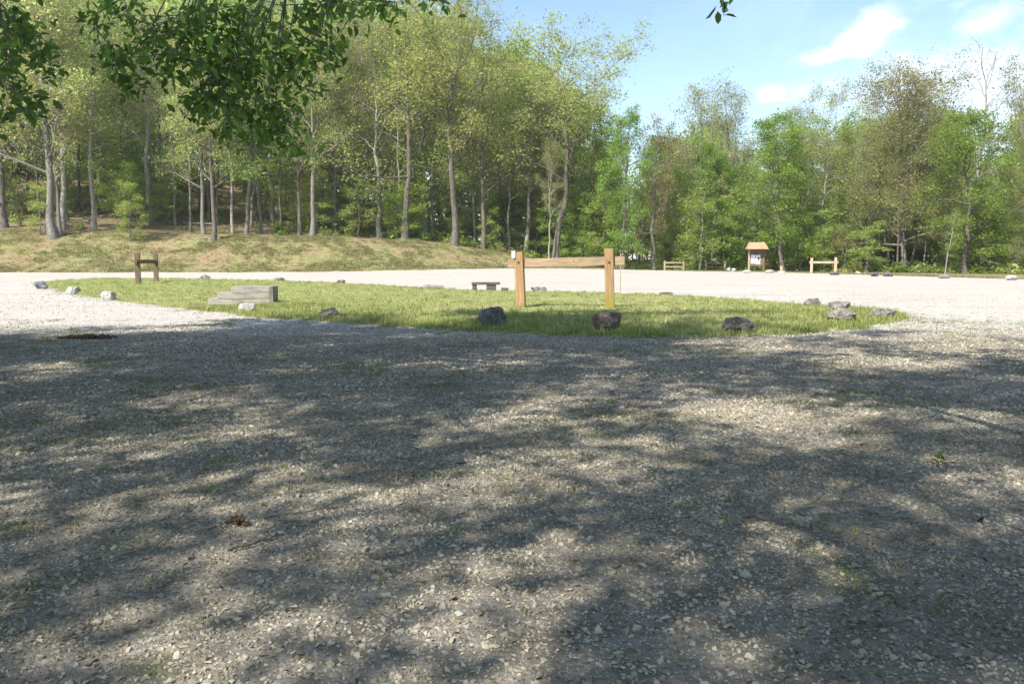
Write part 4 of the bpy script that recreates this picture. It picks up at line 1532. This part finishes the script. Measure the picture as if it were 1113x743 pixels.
heap('dung_heap', 95, 367.5, 62, 170, 0.035, 'flattened brown heap of old dung at the shade edge on the left', 3, 'dung heap')
heap('dung_heap', 257, 571, 24, 26, 0.013, 'small broken brown clod on the dappled gravel at the left', 4, 'dung heap')

# fallen branches on the gravel
def stick(px, py, length, rz, r, label, seed):
    p = at(px, py, 0.03)
    rg_ = np.random.default_rng(seed)
    pts = curve_path(rg_, (-length / 2, 0, r), (1, 0, 0), length, 7, 0, 0.16)
    pts[:, 2] = r * 1.0 + 0.01 * np.abs(np.sin(np.arange(8) * 1.3))
    pa = [(pts, np.linspace(r, r * 0.45, 8), 6)]
    k = pts[4]
    pa.append((curve_path(rg_, k, (0.7, 0.7, 0.05), length * 0.3, 3, 0, 0.1), np.linspace(r * 0.6, r * 0.25, 4), 5))
    v, f = tube_arrays(pa)
    o = link('fallen_stick', np_mesh('fallen_stick', v, f, B_DARK, smooth=True), None, (p.x, p.y, 0.033))
    o.rotation_euler[2] = rz
    return tag(o, label, 'stick')


stick(345, 562, 0.45, 0.1, 0.0045, 'thin curved fallen stick on the dappled gravel left of centre', 1)
stick(285, 595, 0.26, 0.35, 0.006, 'dark fallen stick nearer the camera left of centre', 2)
stick(840, 565, 0.26, -0.1, 0.005, 'short dark stick on the gravel right of centre', 3)
stick(960, 690, 0.2, -0.4, 0.0045, 'forked dark stick on the gravel at the lower right', 6)

# fallen logs on the hillside
def log(px, Yd, length, rz, r, label, seed):
    x = at_y(px, HOR, Yd).x
    rg_ = np.random.default_rng(seed)
    pts = curve_path(rg_, (-length / 2, 0, 0), (1, 0, 0), length, 7, 0, 0.05)
    v, f = tube_arrays([(pts, np.linspace(r, r * 0.6, 8), 9)])
    z0 = hzf(x - length / 2 * math.cos(rz), Yd - length / 2 * math.sin(rz))
    z1 = hzf(x + length / 2 * math.cos(rz), Yd + length / 2 * math.sin(rz))
    o = link('fallen_log', np_mesh('fallen_log', v, f, B_PALE, smooth=True), None, (x, Yd, (z0 + z1) / 2 + r * 0.7))
    o.rotation_euler = (0, -math.atan2(z1 - z0, length), rz)
    return tag(o, label, 'log')


log(95, 101, 4.2, 0.25, 0.2, 'grey fallen log on the hillside right of the thick oak', 1)
log(217, 97, 5.0, -0.5, 0.17, 'grey fallen log on the hillside behind the close pair of trunks', 2)
log(418, 96, 4.0, -0.6, 0.16, 'pale leaning dead log at the foot of the middle crest', 3)

# leafy weed standing alone in the gravel
p = at(1022, 505, 0.03)
rg = np.random.default_rng(9)
tips = np.c_[rg.normal(0, 0.02, 8), rg.normal(0, 0.02, 8), np.linspace(0.01, 0.055, 8)]
V, Fc, C = leaves_near(rg, tips, 3, 0.01, 0.034, (0.11, 0.19, 0.03), 0.15, -0.4)
wd = empty('weed_plant', (p.x, p.y, 0.03), 'small green weed standing alone in the gravel near the right edge', 'weed')
link('leaves', np_mesh('leaves', V, Fc, M_GRASS, cols=C), wd)
v, f = tube_arrays([(np.array([[0, 0, 0], [0.005, 0, 0.05], [0.0, 0.004, 0.1]]), np.array([0.003, 0.0025, 0.0015]), 5)])
link('stem', np_mesh('stem', v, f, M_GRASS, cols=np.tile([0.1, 0.16, 0.03], (len(v), 1))), wd)

# ------------------------------------------------------------------ haze volume added to lift the black gaps of the wood
bm = bmesh.new()
bmesh.ops.create_cube(bm, size=1)
bmesh.ops.scale(bm, vec=(460, 420, 62), verts=bm.verts)
me = bpy.data.meshes.new('haze')
bm.to_mesh(me)
bm.free()
m, t = new_mat('added haze')
v = t.n('ShaderNodeVolumePrincipled')
v.inputs['Color'].default_value = (0.92, 0.95, 1.0, 1)
v.inputs['Density'].default_value = HAZE
v.inputs['Anisotropy'].default_value = 0.2
o = t.n('ShaderNodeOutputMaterial')
t.l(v.outputs[0], o.inputs['Volume'])
me.materials.append(m)
tag(link('haze', me, None, (0, 80, 29.4)), 'pale haze added to soften the dark of the wood', 'haze', kind='stuff')
